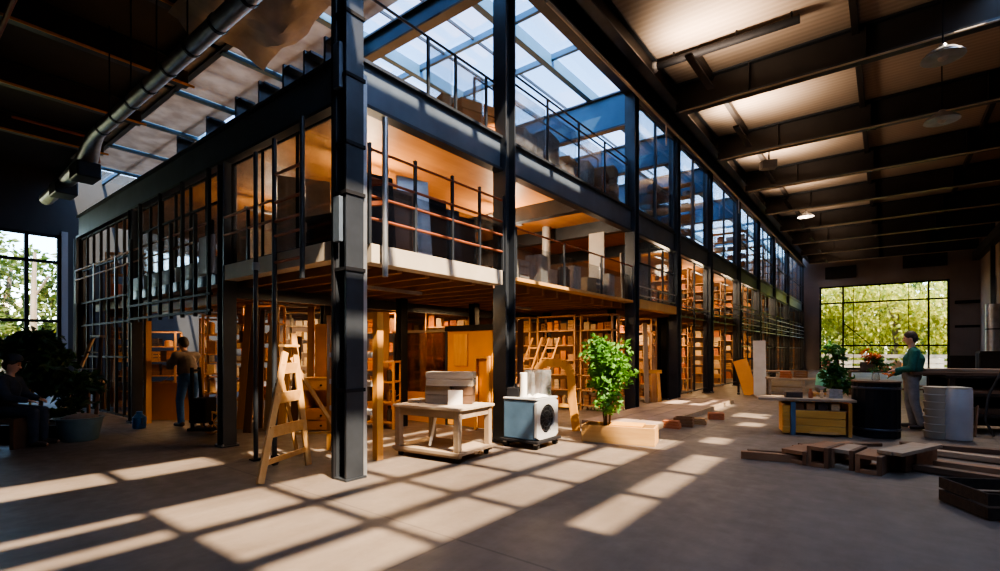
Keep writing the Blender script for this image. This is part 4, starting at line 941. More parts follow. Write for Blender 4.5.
build(MB().lathe([(.22,0),(.24,.02),(.30,.34),(.32,.35),(.32,.37),(.28,.37),(.26,.3)], n=24), 'body', M['bluebin'], t, smooth=True); build(MB().ell((0,0,.33),(.26,.26,.1)), 'contents', M['grey_shirt'], t, smooth=True)
p = dp(84, 11.4); t = thing('small_side_table', 'dark small table left of the brown trestle ladder', 'table', (p.x,p.y,0), .6)
build(MB().box((0,0,.72),(.7,.5,.04)), 'top', M['grey_wood'], t)
for sx in (-1,1):
    for sy in (-1,1): build(MB().box((sx*.3,sy*.2,.35),(.05,.05,.7)), 'leg', M['dark_wood_z'], t)
# hand truck, board in the left opening
p = dp(205, 8.55); t = thing('hand_truck', 'dark hand truck with wooden spoked wheel beside lone black column', 'hand truck', (p.x,p.y,0), F_)
w = build(MB().tube((.12,-.03,.2),(.12,.03,.2),.035,n=12), 'hub', M['black'], t)
wr = MB(); pts = [(.12+.18*math.cos(2*PI*k/20), 0, .2+.18*math.sin(2*PI*k/20)) for k in range(21)]; wr.path(pts, .02, 6)
for k in range(4): a = PI*k/4; wr.bar((.12-.17*math.cos(a),0,.2-.17*math.sin(a)),(.12+.17*math.cos(a),0,.2+.17*math.sin(a)),.02,.02)
build(wr, 'spoked_wheel', M['pine'], t)
build(MB().bar((-.12,-.15,.1),(-.16,-.1,1.15),.04,.04).bar((-.12,.15,.1),(-.16,.1,1.15),.04,.04).bar((-.16,-.12,1.1),(-.16,.12,1.1),.035,.035), 'handle_frame', M['black'], t)
build(MB().box((-.03,0,.42),(.3,.34,.42)), 'motor_block', M['black'], t, bevel=.03); build(MB().box((0,.0,.1),(.4,.34,.05)), 'toe_plate', M['black'], t)
p = dp(166, 10.3); t = thing('orange_board', 'orange flat board leaning low beside the stooping worker', 'board', (p.x,p.y,0), F_); build(MB().bar((0,0,0),(0,.25,.75),1.0,.03,(0,1,0)), 'sheet', M['amber'], t)
p = dp(152, 9.4); t = thing('blue_jug', 'small blue jug on floor at the timber doorway left post', 'jug', (p.x,p.y-.2,0)); build(MB().lathe([(.1,0),(.11,.02),(.11,.2),(.05,.27),(.05,.31)], n=16), 'body', plain('blue_plastic',(.03,.14,.35),.4), t, smooth=True); build(MB().path([(.1,0,.2),(.15,0,.2),(.15,0,.1),(.1,0,.1)],.012,6), 'handle', M['blue_metal'], t)
# cabinets behind stepladder
p = dp(322, 8.9); t = thing('drawer_cabinet', 'orange wooden cabinet with dark niche behind the stepladder', 'cabinet', (p.x,p.y,0), .55)
build(MB().box((0,.2,.2),(.75,.4,.4)).box((0,.2,.82),(.75,.4,.2)).box((-.35,.2,.55),(.05,.4,.4)).box((.35,.2,.55),(.05,.4,.4)).box((0,.39,.55),(.7,.02,.4)), 'carcass', M['honey'], t)
for z in (.1,.28): d = build(MB().box((0,-.012,z),(.68,.025,.16)), 'drawer', M['amber'], t); build(MB().tube((0,-.05,z),(0,-.02,z),.018,n=8), 'knob', M['black'], d)
d = build(MB().box((0,-.012,.82),(.68,.025,.17)), 'drawer', M['honey_x'], t); build(MB().tube((0,-.05,.82),(0,-.02,.82),.018,n=8), 'knob', M['black'], d)
build(MB().box((0,.2,.935),(.85,.46,.03)), 'worktop', M['pine_x'], t)
t = thing('wall_cupboard', 'tall orange cupboard behind the stepladder, right of its top', 'cupboard', (p.x-.35,p.y+.5,0), .55)
build(MB().box((0,.2,.98),(.8,.4,1.94)), 'carcass', M['honey'], t, bevel=.006)
for s in (-1,1): d = build(MB().box((s*.195,-.01,1.0),(.37,.02,1.8)), 'door', M['amber'], t); build(MB().box((s*.04,-.03,1.05),(.015,.02,.14)), 'handle', M['black'], d)

# ================================================================== MID FLOOR AND DECK GOODS
def sheet(x, y, z, w, h, th, rz, lean, mat, label, name='glass_sheet', cat='sheet'):
    o = build(MB().box((0,0,h/2),(w,th,h)), name, M[mat], bevel=.003); o.location = (x,y,z); o.rotation_euler = (-lean,0,rz); return tag(o, label, cat, 'sheets leaning on the mid floor')
ZS = ZM+.005
sh = [(4.0,.8,1.1,'black','first black sheet from corner leaning behind the guard rails'),(4.45,.7,1.0,'dark_wood','dark brown sheet, second from the corner behind guard rails'),(4.85,.5,1.25,'galv','grey metal sheet in the middle behind the guard rails'),(5.15,.6,1.05,'black','black sheet right of the grey metal sheet behind guard rails'),(5.5,.5,.95,'steel','dark steel sheet near right end behind the guard rails'),(5.85,.5,.9,'black','last black sheet beside the lit column behind guard rails')]
for y, w, h, m_, l in sh: sheet(-5.25, y, ZS, w, h, .03, PI/2-.25, .12, m_, l, 'leaning_sheet')
for y, w, h, m_, l in ((4.1,.8,1.4,'white','tall white panel farther back on the mid floor near corner'),(5.3,.5,1.35,'galv','narrow pale panel standing behind the black sheets'),(5.9,.6,.7,'steel_blue','bluish panel standing far back behind the black sheets')): sheet(-6.95, y, ZS, w, h, .04, PI/2-.5, .08, m_, l, 'leaning_sheet')
def boxat(kind, col, x, y, z, s, rz, label, cat=None, g=None, nm=None):
    o = bpy.data.objects.new(nm or KN[kind][0], item_mesh(kind,col)); COL.objects.link(o); o.location = (x,y,z); o.scale = s; o.rotation_euler.z = rz; return tag(o, label, cat or KN[kind][2], g)
t = thing('machine_bench', 'dark metal bench with white bar behind rails near corner column', 'bench', (-6.0,4.3,ZM), .2)
build(MB().box((0,0,.55),(.7,1.1,.06)), 'top', M['black'], t)
for sx in (-1,1):
    for sy in (-1,1): build(MB().box((sx*.3,sy*.48,.26),(.06,.06,.52)), 'leg', M['black'], t)
build(MB().bar((.36,-.5,.3),(.36,.55,.3),.05,.05), 'white_bar', M['white_metal'], t)
for y,w,h,m_,l in ((5.0,.55,1.15,'steel_blue','blue grey sheet between white sheets behind guard rails'),(5.45,.35,1.2,'white','narrow white sheet behind the grey metal sheet'),(6.0,.4,1.0,'galv','short pale metal sheet near the lit column behind rails')): sheet(-5.75, y, ZS, w, h, .03, PI/2-.2, .06, m_, l, 'leaning_sheet')
boxat('crate','grey',-6.0,4.55,ZM+.58,(.4,.4,.35),.2,'grey crate on the dark metal bench behind guard rails'); boxat('box','orange',-6.4,6.2,ZM,(.6,.5,1.05),.2,'tall orange box far back right on the mid floor first bay')
# whites behind the balcony
rnd = random.Random(11)
ordn = ['first','second','third','fourth','fifth','sixth','seventh','eighth','ninth','tenth']
for k in range(9):
    y = 6.8+.48*k; c = ('white','grey','grey','white','dark','white','cream','grey','white')[k]; kd = ('box','crate','box','box','tin','box','box','crate','box')[k]
    boxat(kd, c, -5.15-.1*(k%2), y, ZM, (.32,.32,.36+.1*((k*7)%3)), PI/2+rnd.uniform(-.2,.2), '%s %s, %s from left behind the balcony glass' % (c, KN[kd][1], ordn[k]), g='goods behind the balcony glass')
for k in range(4): boxat('box', ('brown','dark','rust','brown')[k], -6.6, 7.2+1.0*k, ZM, (.8,.6,.5), PI/2, '%s big box in back row of balcony floor, %s from left' % (('brown','dark','rust','brown')[k], ordn[k]), g='big boxes at the back of the balcony floor')
t = thing('round_pillar', 'slim grey pipe post rising through the second bay balcony', 'post', (-5.6,7.6,ZM)); build(MB().tube((0,0,0),(0,0,1.98),.05,n=12), 'shaft', M['galv'], t, smooth=True); build(MB().box((0,0,.01),(.2,.2,.02)), 'foot', M['steel'], t)
t = thing('round_pillar', 'white round column deeper in the second bay of the mid floor', 'post', (-7.0,11.0,ZM)); build(MB().tube((0,0,0),(0,0,1.98),.11,n=14), 'shaft', M['white_metal'], t, smooth=True); build(MB().box((0,0,.01),(.3,.3,.02)), 'foot', M['steel'], t)
t = thing('white_door_leaf', 'tall white door leaf standing at right end of second bay', 'door leaf', (-5.5,10.9,ZM),0); build(MB().box((0,0,.8),(.4,.05,1.6)), 'leaf', M['white'], t); build(MB().box((.12,-.04,.8),(.03,.04,.12)), 'handle', M['black'], t)
for i,(y,h,l) in enumerate(((12.3,1.3,'left white tall panel on mid floor of narrow bay'),(12.9,1.45,'middle white tall panel on mid floor of narrow bay'),(13.5,1.2,'right white tall panel on mid floor of narrow bay'))): sheet(-5.3,y,ZS,.45,h,.05,PI/2-.3,.06,('white','galv','white')[i],l,'leaning_sheet')
# pale panel across the upper narrow bay
t = thing('white_screen', 'dusty white screen hung across the narrow bay below the roof', 'screen', (-4.95,12.8,4.85)); build(MB().box((0,0,.55),(.03,2.5,1.1)), 'sheet', M['glass_dirty'], t); build(MB().box((0,0,1.1),(.05,2.6,.05)), 'top_bar', M['galv'], t)
# deck goods
dg = [('box','white',-5.25,7.3,(.6,.5,.55)),('box','grey',-5.25,8.0,(.6,.6,.75)),('block','orange',-5.25,8.8,(.6,.6,.5)),('box','white',-5.25,9.6,(.5,.5,.7)),('crate','orange',-5.25,10.2,(.6,.6,.8)),('block','tan',-5.25,10.9,(.5,.5,.95))]
for k,(kd,c,x,y,s) in enumerate(dg): boxat(kd,c,x,y,ZD,s,PI/2+.2,'%s %s on the top deck behind second bay glass, %s from left' % (c,KN[kd][1],ordn[k]), g='goods on the top deck')
dg = [('block','orange',-5.25,6.0,(.7,.6,.5)),('crate','cream',-5.45,6.6,(.6,.6,.75)),('box','tan',-5.9,6.2,(.6,.6,.9))]
for k,(kd,c,x,y,s) in enumerate(dg): boxat(kd,c,x,y,ZD,s,PI/2-.3,'%s %s on the top deck beside lit column, %s from front' % (c,KN[kd][1],ordn[k]), g='goods on the top deck')
# left mid floor goods
for k,(x,w,h,c) in enumerate(((-7.45,.45,.8,'white'),(-7.0,.3,.6,'dark'),(-6.62,.3,.7,'dark'))): boxat('box',c,x,4.4,ZM,(w,.5,h),.1,'%s box on mid floor left of corner column, %s from left' % (c,ordn[k]), g='boxes on the mid floor left bay')
for k,(x,w,h,c) in enumerate(((-11.2,.5,.9,'rust'),(-10.5,.6,.7,'brown'),(-9.6,.7,1.1,'white'))): boxat('box',c,x,4.6,ZM,(w,.5,h),.1,'%s box behind the long double rail at left, %s from left' % (c,ordn[k]), g='boxes behind the long double rail')
sheet(-7.9,4.9,ZS,1.2,1.35,.05,.4,.1,'white','large white sheet standing behind glass left of corner column','leaning_sheet'); sheet(-9.4,5.4,ZS,1.6,1.45,.05,.5,.1,'panel_w','wide pale sheet behind the glass at left mid floor','leaning_sheet')

# ================================================================== ROOF FITTINGS
t = thing('round_duct', 'long round metal duct running below the dark left roof', 'duct', (0,3.1,6.05))
build(MB().tube((-5.2,0,0),(-13.2,0,0),.125,n=18), 'pipe', M['galv'], t, smooth=True)
for k in range(9): build(MB().tube((-5.6-k*.9,0,0),(-5.66-k*.9,0,0),.138,n=18), 'joint_band', M['steel'], t)
for k in range(6): build(MB().tube((-5.9-k*1.3,0,.17),(-5.9-k*1.3,0,1.95),.012,n=6), 'hanger', M['black'], t)
build(MB().path([(-13.2,0,0),(-13.8,.05,-.02),(-14.4,.1,-.2),(-14.9,.1,-.3),(-16.5,.1,-.35),(-18.5,.1,-.4)],[.125,.16,.2,.19,.16,.16],14), 'bent_end', M['galv'], t, smooth=True)
for x in (-14.6,-16.6): build(MB().box((x,.1,-.5),(.7,.45,.35)), 'damper_box', M['steel'], t, bevel=.03)
t = thing('side_pipe', 'thin brown pipe under the left roof, parallel with the round duct', 'pipe', (0,1.5,7.0)); build(MB().tube((-9.5,0,0),(-16,0,0),.04,n=8), 'tube', M['rail'], t, smooth=True)
t = thing('side_pipe', 'thin bent brown pipe branching at the far left roof', 'pipe', (0,2.3,7.2)); build(MB().path([(-17,0,0),(-17,1.6,0),(-19,2.2,0)],.04,8), 'tube', M['rail'], t)
# draped insulation sheet beside the duct
t = thing('insulation_sheet', 'crumpled pale insulation sheet hanging under the roof by the duct', 'sheet', (-8.3,3.9,7.2))
m = MB(); vs = []; NI, NJ = 16, 12; rnd = random.Random(2)
for i in range(NI):
    for j in range(NJ): vs.append((-1.6+3.4*i/(NI-1), -.6+1.7*j/(NJ-1), .35*math.sin(i*.8)*.3+.25*math.cos(j*.9+i*.3)*.4 + rnd.uniform(-.05,.05)))
m.add(vs, [(i*NJ+j,(i+1)*NJ+j,(i+1)*NJ+j+1,i*NJ+j+1) for i in range(NI-1) for j in range(NJ-1)]); build(m, 'film', M['panel_w'], t, smooth=True)
# hall conduit and lamps
t = thing('eave_conduit', 'pale conduit running under the eave girder of right front', 'conduit', (-4.45,0,7.25)); build(MB().tube((0,7,0),(0,41,0),.03,n=8), 'tube', M['cream'], t, smooth=True)
for y in (12.7,20.7,28.7): build(MB().tube((0,y,0),(0,y,-.55),.02,n=6), 'drop', M['cream'], t)
def dome(px, py, z, label, power=0):
    d = F*(z-CAMZ)/(HY-py); p = dp(px, d, z); t = thing('dome_lamp', label, 'lamp', (p.x,p.y,z), 0, 'dome lamps of the hall')
    build(MB().lathe([(.34,0),(.32,.04),(.22,.13),(.08,.19),(.06,.25)], n=24), 'shade', M['galv'], t, smooth=True); build(MB().ell((0,0,.03),(.09,.09,.09)), 'bulb', M['white'], t, smooth=True); build(MB().tube((0,0,.25),(0,0,8.25-z),.015,n=6), 'rod', M['black'], t)
    if power:  # fill spot added in an otherwise unlit dome to brighten the floor below
        l = bpy.data.lights.new('dome_fill_light','SPOT'); l.energy = power; l.spot_size = math.radians(125); l.spot_blend = 1; l.shadow_soft_size = .12; l.color = (1,.84,.68); lo = bpy.data.objects.new('dome_fill_light', l); COL.objects.link(lo); lo.parent = t; lo.location = (0,0,-.08)
dome(943,58,7.0,'white dome lamp nearest, at the upper right hall ceiling', 520); dome(942,121,6.8,'white dome lamp below the nearest one at the right ceiling', 420); dome(806,217,7.6,'small far dome lamp in the middle of hall ceiling')
p = dp(769, F*(7.35-CAMZ)/(350-165), 7.35); t = thing('box_floodlight', 'white box floodlight hanging between the second and third beams', 'lamp', p, .4)
build(MB().box((0,0,0),(.42,.3,.26)), 'housing', M['white_metal'], t, bevel=.02); build(MB().box((-.23,0,0),(.05,.26,.22)), 'lens', M['paper'], t, bevel=.01); build(MB().box((0,0,.5),(.04,.04,.8)), 'bracket', M['black'], t); build(MB().bar((0,0,.9),(3,.1,.9),.12,.1), 'tray', M['brown_beam'], t)
a, b = dp(655, 11.6, 0), dp(800, 9.9, 0)
t = thing('tube_spotlight', 'long black tube spotlight under the nearest ceiling boards', 'lamp', (a.x,a.y,0)); d = Vector((b.x-a.x,b.y-a.y,0))
build(MB().tube(Vector((0,0,8.05)), d+Vector((0,0,8.05)), .085, n=14), 'body', M['black'], t, smooth=True); build(MB().ell((-.03,0,8.05),(.13,.13,.13)), 'lens', M['white_metal'], t, smooth=True)
for q in (.15,.6,.95): build(MB().tube(d*q+Vector((0,0,8.05)), d*q+Vector((0,0,8.26)), .02, n=6), 'hanger', M['black'], t)

# ================================================================== OUTSIDE
def tree_mesh(seed, n, rx, rz, z0, size, droop):
    r0 = random.Random(seed); ls = [(r0.uniform(-rx,rx)*.7, r0.uniform(-rx,rx)*.7, r0.uniform(z0,z0+rz), r0.uniform(.35,.6)) for _ in range(22)]
    def f(r):
        x,y,z,s = r.choice(ls); v = Vector((r.gauss(0,1),r.gauss(0,1),r.gauss(0,1))).normalized()*r.uniform(.4,1); return (x+v.x*rx*s, y+v.y*rx*s, z+v.z*rz*.22 - droop*r.random()*1.2)
    return foliage(n, f, size, seed+1, droop*2)
tm = MB().path([(0,0,-.2),(.1,.05,1.5),(.0,.1,3.2),(.2,0,5)],[.2,.16,.12,.06],8).path([(0,.1,2.4),(.9,.3,4)],[.09,.04],6).path([(0,.1,2),(-.9,-.2,4.2)],[.09,.04],6)
def tree(x, y, s, label, mats, proto=[None], seed=1, z0=1.2, n=2600, size=.3, droop=.6, rx=2.4, rz=4.2, grp='trees outside the garden window'):
    t = thing('garden_tree', label, 'tree', (x,y,-.21), random.random()*6, grp); t.scale = (s,s,s)
    build(tm, 'trunk', M['bark'], t, smooth=True); build(tree_mesh(seed, n, rx, rz, z0, size, droop), 'crown', M[mats], t)
tl = ['leftmost yellow-green tree outside the garden window','second tree from left outside the garden window, drooping','bright middle tree outside the garden window','tree right of the middle outside garden window','rightmost tree seen through the garden window']
for i,(x,y,s) in enumerate(((-6.2,51,1.35),(-2.9,52,1.5),(.6,51,1.4),(3.9,50,1.35),(6.5,52,1.3))): tree(x,y,s,tl[i],'leaf_yellow' if i != 1 else 'leaf_yellow',seed=20+i)
for i,(x,y,s) in enumerate(((-8,60,1.9),(-2,61,1.9),(4.5,61,2.0))): tree(x,y,s,['tall olive tree farther back at left of garden window','tall olive tree farther back in the middle of garden window','tall olive tree farther back at right of garden window'][i],'leaf_olive',seed=30+i,n=1800,size=.4)
for i,(x,y,s) in enumerate(((-35,4.5,1.2),(-34,6.7,.62),(-38,1.0,1.3))): tree(x,y,s,['olive leafy tree seen through the left window, middle','lower sunlit tree at the right of the left window','big tree at the left edge of the left window'][i],('leaf_olive','leaf_yellow','leaf_olive')[i],seed=40+i,n=5200,droop=.2,size=.3,grp='trees outside the left window')
t = thing('pale_trunk', 'pale straight tree trunk beyond the left window', 'tree', (-30,4.75,-.21)); build(MB().path([(0,0,0),(.05,0,2),(0,.02,4.6),(.05,.05,6.0)],[.16,.14,.1,.06],8), 'trunk', M['grey_wood_z'], t, smooth=True); build(MB().path([(0,.02,4),(.2,.5,5)],.05,6), 'branch', M['bark'], t)
t = thing('garden_fence', 'pale low fence outside behind the garden window', 'fence', (0,47,-.21)); 
for k in range(13): build(MB().box((-7.2+1.2*k,0,.75),(.1,.1,1.5)), 'post', M['white'], t)
for z in (.3,.75,1.2): build(MB().box((0,-.06,z),(14.6,.03,.26)), 'board', M['white_wood'], t)
for i,(x,c,s) in enumerate((( -2.6,'white',(1.2,.8,1.0)),(-.9,'cream',(1.0,.8,.7)),(.9,'orange',(1.1,.8,.9)),(2.4,'white',(1.2,.9,1.3)))): boxat('crate',c,x,44.6,-.21,s,.2,'%s crate outside at the garden window, %s from left' % (c,ordn[i]), g='crates outside the garden window')

# ================================================================== PEOPLE
def remesh(o, v, sm=4):
    r = o.modifiers.new('Remesh','REMESH'); r.mode = 'VOXEL'; r.voxel_size = v; r.use_smooth_shade = True
    s = o.modifiers.new('Smooth','SMOOTH'); s.factor = .5; s.iterations = sm
def lerp3(a, b, q): return Vector(a).lerp(Vector(b), q)
def hand(mb, wr, tip_dir, up, side, r=.0085, curl=.6):
    wr = Vector(wr); d = Vector(tip_dir).normalized(); u = (Vector(up)-d*Vector(up).dot(d)).normalized(); s = d.cross(u).normalized()*side
    mb.ell(wr+d*.045, (.045,.04,.022), rot=Matrix((d, s, u)).transposed())
    for k, L in enumerate((.068,.078,.072,.056)):
        b = wr+d*.08+s*(.028-.019*k); m_ = b+d*L*.55-u*.01; e = m_+d*L*.45*(1-curl)-u*L*.5*curl
        mb.cap(b-d*.02, m_, r*1.1, r, 8); mb.cap(m_, e, r, r*.85, 8)
    b = wr+d*.03+s*.03; m_ = b+d*.03+s*.025; mb.cap(b, m_, r*1.3, r*1.1, 8); mb.cap(m_, m_+d*.03-u*.012, r*1.1, r*.9, 8)
def person(pos, rz, J, label, top, trousers, hair, hands=True, vox=.011, cap=None, long_hair=False, shoes=True):
    t = thing('person', label, 'person', pos, rz)
    b = MB(); g = lambda k: Vector(J[k])
    pel, ch, nk, hd = g('pelvis'), g('chest'), g('neck'), g('head')
    hdv = Vector(J.get('face', (1,0,0))).normalized(); up = (hd-nk).normalized(); hdv = (hdv-up*hdv.dot(up)).normalized(); lf = up.cross(hdv); HR = Matrix((hdv, lf, up)).transposed()
    b.cap(pel, ch, .12, .135); b.cap(ch, nk-Vector((0,0,.03)), .12, .06); b.cap(nk-Vector((0,0,.05)), hd-up*.03, .052, .05)
    b.ell(hd+up*.02, (.098,.078,.118), 18, 12, HR); b.ell(hd-up*.055+hdv*.025, (.062,.055,.06), 14, 8, HR)
    b.cap(hd+hdv*.092+up*.02, hd+hdv*.112-up*.018, .011, .016, 8)
    for s in (-1,1): b.ell(hd+lf*s*.08-up*.0, (.018,.008,.03), 8, 6, HR)
    for s, n in ((1,'l'),(-1,'r')):
        b.cap(g('sh_'+n), g('el_'+n), .05, .04); b.cap(g('el_'+n), g('wr_'+n), .04, .026)
        b.cap(g('hip_'+n), g('kn_'+n), .08, .055); b.cap(g('kn_'+n), g('an_'+n), .055, .038)
        f = Vector(J.get('toe_'+n, (.17,.02*s,-.05))); b.cap(g('an_'+n)+Vector((0,0,-.03)), g('an_'+n)+f, .04, .03)
        hand(b, g('wr_'+n), J.get('hd_'+n, g('wr_'+n)-g('el_'+n)), J.get('hu_'+n, (0,0,1)), s)
    body = build(b, 'body', M['skin'], t); remesh(body, vox, 3)
    for s in (-1,1): build(MB().ell(hd+hdv*.088+lf*s*.032+up*.022, (.008,.012,.008), 8, 6, HR), 'eye', M['eye'], t, smooth=True)
    build(MB().ell(hd+hdv*.088-up*.055, (.008,.024,.007), 8, 6, HR), 'mouth', M['lip'], t, smooth=True)
    h = MB(); h.ell(hd+up*.052-hdv*.014, (.102,.09,.102), 18, 10, HR); h.ell(hd+up*.01-hdv*.05, (.07,.085,.1), 14, 8, HR)
    if long_hair: h.ell(hd-up*.07-hdv*.06, (.06,.08,.13), 14, 8, HR)
    ho = build(h, 'hair', M[hair], t); remesh(ho, .012, 2)
    s_ = MB(); s_.cap(pel+(ch-pel)*.3, ch, .15, .172); s_.ell(lerp3(pel,ch,.55),(.14,.185,.24)); s_.cap(g('sh_l'), g('sh_r'), .085, .085); s_.cap(ch, nk-up*.05, .15, .075)
    for n in 'lr': s_.cap(g('sh_'+n), g('el_'+n), .083, .068); s_.cap(g('el_'+n), lerp3(g('el_'+n),g('wr_'+n),.9), .068, .046)
    so = build(s_, 'sweater', M[top], t); remesh(so, .016, 4)
    p_ = MB(); p_.ell(pel, (.15,.18,.14))
    for n in 'lr': p_.cap(g('hip_'+n), g('kn_'+n), .108, .075); p_.cap(g('kn_'+n), lerp3(g('kn_'+n),g('an_'+n),.97), .076, .062)
    po = build(p_, 'trousers', M[trousers], t); remesh(po, .016, 4)
    if shoes:
        for n, s in (('l',1),('r',-1)):
            a = g('an_'+n); f = Vector(J.get('toe_'+n, (.17,.02*s,-.05))); q = MB(); q.cap(a+Vector((-.03,0,-.035)), a+Vector((f.x*.9,f.y,-.045)), .05, .038); q.cap(a, a+Vector((0,0,-.03)), .05, .05)
            sh_ = build(q, 'shoe', M['shoe'], t); remesh(sh_, .012, 2)
    if cap: c = build(MB().lathe([(.11,0),(.112,.03),(.09,.08),(.03,.105)], hd+up*.075, 18).box(hd+up*.085+hdv*.12,(.12,.13,.015)), 'cap', M[cap], t, smooth=True)
    return t
# standing man
PM = dp(914, 9.15); RZM = math.atan2(-.613,-.79)-.6
J = dict(pelvis=(.03,0,.97), chest=(.0,0,1.26), neck=(.02,0,1.5), head=(.05,0,1.655), face=(1,0,-.12),
 hip_l=(.03,.09,.93), kn_l=(.0,.1,.5), an_l=(-.1,.11,.09), hip_r=(.03,-.09,.93), kn_r=(.06,-.1,.5), an_r=(.0,-.11,.09),
 sh_l=(.0,.18,1.41), el_l=(.05,.25,1.12), wr_l=(.27,.17,1.08), sh_r=(.0,-.18,1.41), el_r=(.06,-.25,1.1), wr_r=(.28,-.14,.99), hu_l=(0,.4,1), hu_r=(0,-.5,1))
person(PM, RZM, J, 'man in dark green sweater and grey jeans standing, holding orange flowers', 'green_knit', 'denim', 'hair')
MM = Matrix.Translation(PM) @ Matrix.Rotation(RZM,4,'Z')
B0 = MM @ Vector((.36,.06,1.06)); B1 = MM @ Vector((.64,.02,1.34))
t = thing('flower_bouquet', 'large bunch of orange flowers held by the standing man', 'bouquet', B0)
ax = (B1-B0); rnd = random.Random(3); st = MB(); fl = MB(); hd_ = []
for k in range(60):
    v = Vector((rnd.gauss(0,1),rnd.gauss(0,1),rnd.gauss(0,1))).normalized()*rnd.uniform(.5,1); c = ax*rnd.uniform(.75,1.15)+Vector((v.x*.14,v.y*.14,v.z*.12)); hd_.append(c)
for k, c in enumerate(hd_):
    if k < 22: st.path([ax*-.15+Vector((rnd.uniform(-.01,.01),)*3), ax*.3, c], .005, 5)
    n = c.normalized(); x = n.cross(Vector((.3,.2,1))).normalized(); y = n.cross(x); R = .047
    if True:
        m = MB()
        for q in range(8):
            a = 2*PI*q/8; d = x*math.cos(a)+y*math.sin(a); e = x*math.cos(a+.39)+y*math.sin(a+.39); e2 = x*math.cos(a-.39)+y*math.sin(a-.39)
            m.add([c, c+e*R*.7+n*.012, c+d*R*1.25+n*.02, c+e2*R*.7+n*.012], [(0,1,2,3)])
        m.ell(c+n*.01,(.014,.014,.014),8,5); build(m, 'flower', M['orange_petal'], t)
build(st, 'stem', M['leaf'], t); build(foliage(70, lambda r: tuple(ax*r.uniform(.3,.7)+Vector((r.gauss(0,.08),r.gauss(0,.08),r.gauss(0,.05)))), .09, 6), 'leaves', M['leaf_dark'], t)
B2 = MM @ Vector((.33,-.1,.95)); t = thing('flower_bunch', 'small orange flower bunch on the drum top near the man hands', 'bouquet', B2)
for k in range(14):
    c = Vector((rnd.gauss(0,.05),rnd.gauss(0,.05),rnd.gauss(0,.03)+.03)); m = MB(); n = Vector((0,0,1))
    for q in range(7): a = 2*PI*q/7; m.add([c, c+Vector((math.cos(a-.4)*.025,math.sin(a-.4)*.025,.012)), c+Vector((math.cos(a)*.042,math.sin(a)*.042,.02)), c+Vector((math.cos(a+.4)*.025,math.sin(a+.4)*.025,.012))],[(0,1,2,3)])
    m.ell(c+Vector((0,0,.01)),(.014,.014,.014),8,5); build(m, 'flower', M['orange_petal'], t)
build(MB().path([(0,0,.02),(-.05,.04,-.04)],.012,6), 'stem', M['leaf'], t)
# vase of greenery on the drum
p = Vector((-.13,10.45,.94)); t = thing('glass_vase', 'small vase with green sprigs standing on the black drum', 'vase', p); build(MB().lathe([(.05,0),(.06,.02),(.045,.12),(.055,.16)], n=16), 'body', M['acrylic'], t, smooth=True); build(foliage(60, lambda r: (r.gauss(0,.05),r.gauss(0,.05),.17+r.gauss(0,.025)), .045, 8), 'foliage', M['leaf_dark'], t)
# mint shirt person sitting low
PS = dp(821, 13.2)
q_ = PS.copy(); t = thing('low_stool', 'small wooden stool under the mint shirted person', 'stool', (q_.x,q_.y,0)); build(MB().box((0,0,.3),(.4,.36,.05)), 'seat', M['pine_x'], t)
for sx in (-1,1):
    for sy in (-1,1): build(MB().box((sx*.15,sy*.13,.14),(.04,.04,.28)), 'leg', M['pine'], t)
J = dict(pelvis=(0,0,.45), chest=(.05,0,.72), neck=(.08,0,.93), head=(.12,0,1.07), face=(1,0,-.2),
 hip_l=(.02,.09,.42), kn_l=(.4,.14,.48), an_l=(.36,.13,.09), hip_r=(.02,-.09,.42), kn_r=(.4,-.14,.48), an_r=(.36,-.13,.09),
 sh_l=(.06,.17,.85), el_l=(.2,.22,.62), wr_l=(.4,.15,.6), sh_r=(.06,-.17,.85), el_r=(.2,-.22,.62), wr_r=(.4,-.15,.6))
person(PS, math.atan2(.613,.79)-.5, J, 'seated person in a mint green shirt beyond the plank counter', 'mint', 'denim', 'hair_red', vox=.013)
# worker in the left opening
PW = dp(189, 9.5)
J = dict(pelvis=(0,0,.93), chest=(.08,0,1.2), neck=(.14,0,1.42), head=(.2,0,1.56), face=(1,0,-.3),
 hip_l=(0,.09,.9), kn_l=(.06,.13,.49), an_l=(-.02,.15,.09), hip_r=(0,-.09,.9), kn_r=(.1,-.12,.49), an_r=(.1,-.14,.09),
 sh_l=(.1,.18,1.34), el_l=(.28,.2,1.14), wr_l=(.45,.14,1.26), sh_r=(.1,-.18,1.34), el_r=(.3,-.22,1.15), wr_r=(.45,-.14,1.26))
person(PW, math.atan2(.613,.79)+2.6, J, 'worker in blue jeans and grey shirt carrying a box inside the doorway', 'grey_shirt', 'blue_denim', 'hair', vox=.013)
MW = Matrix.Translation(PW) @ Matrix.Rotation(math.atan2(.613,.79)+2.6,4,'Z'); q = MW @ Vector((.55,0,1.28))
boxat('box','orange',q.x,q.y,q.z-.05,(.3,.36,.22),0,'orange box carried in front by the worker in jeans')
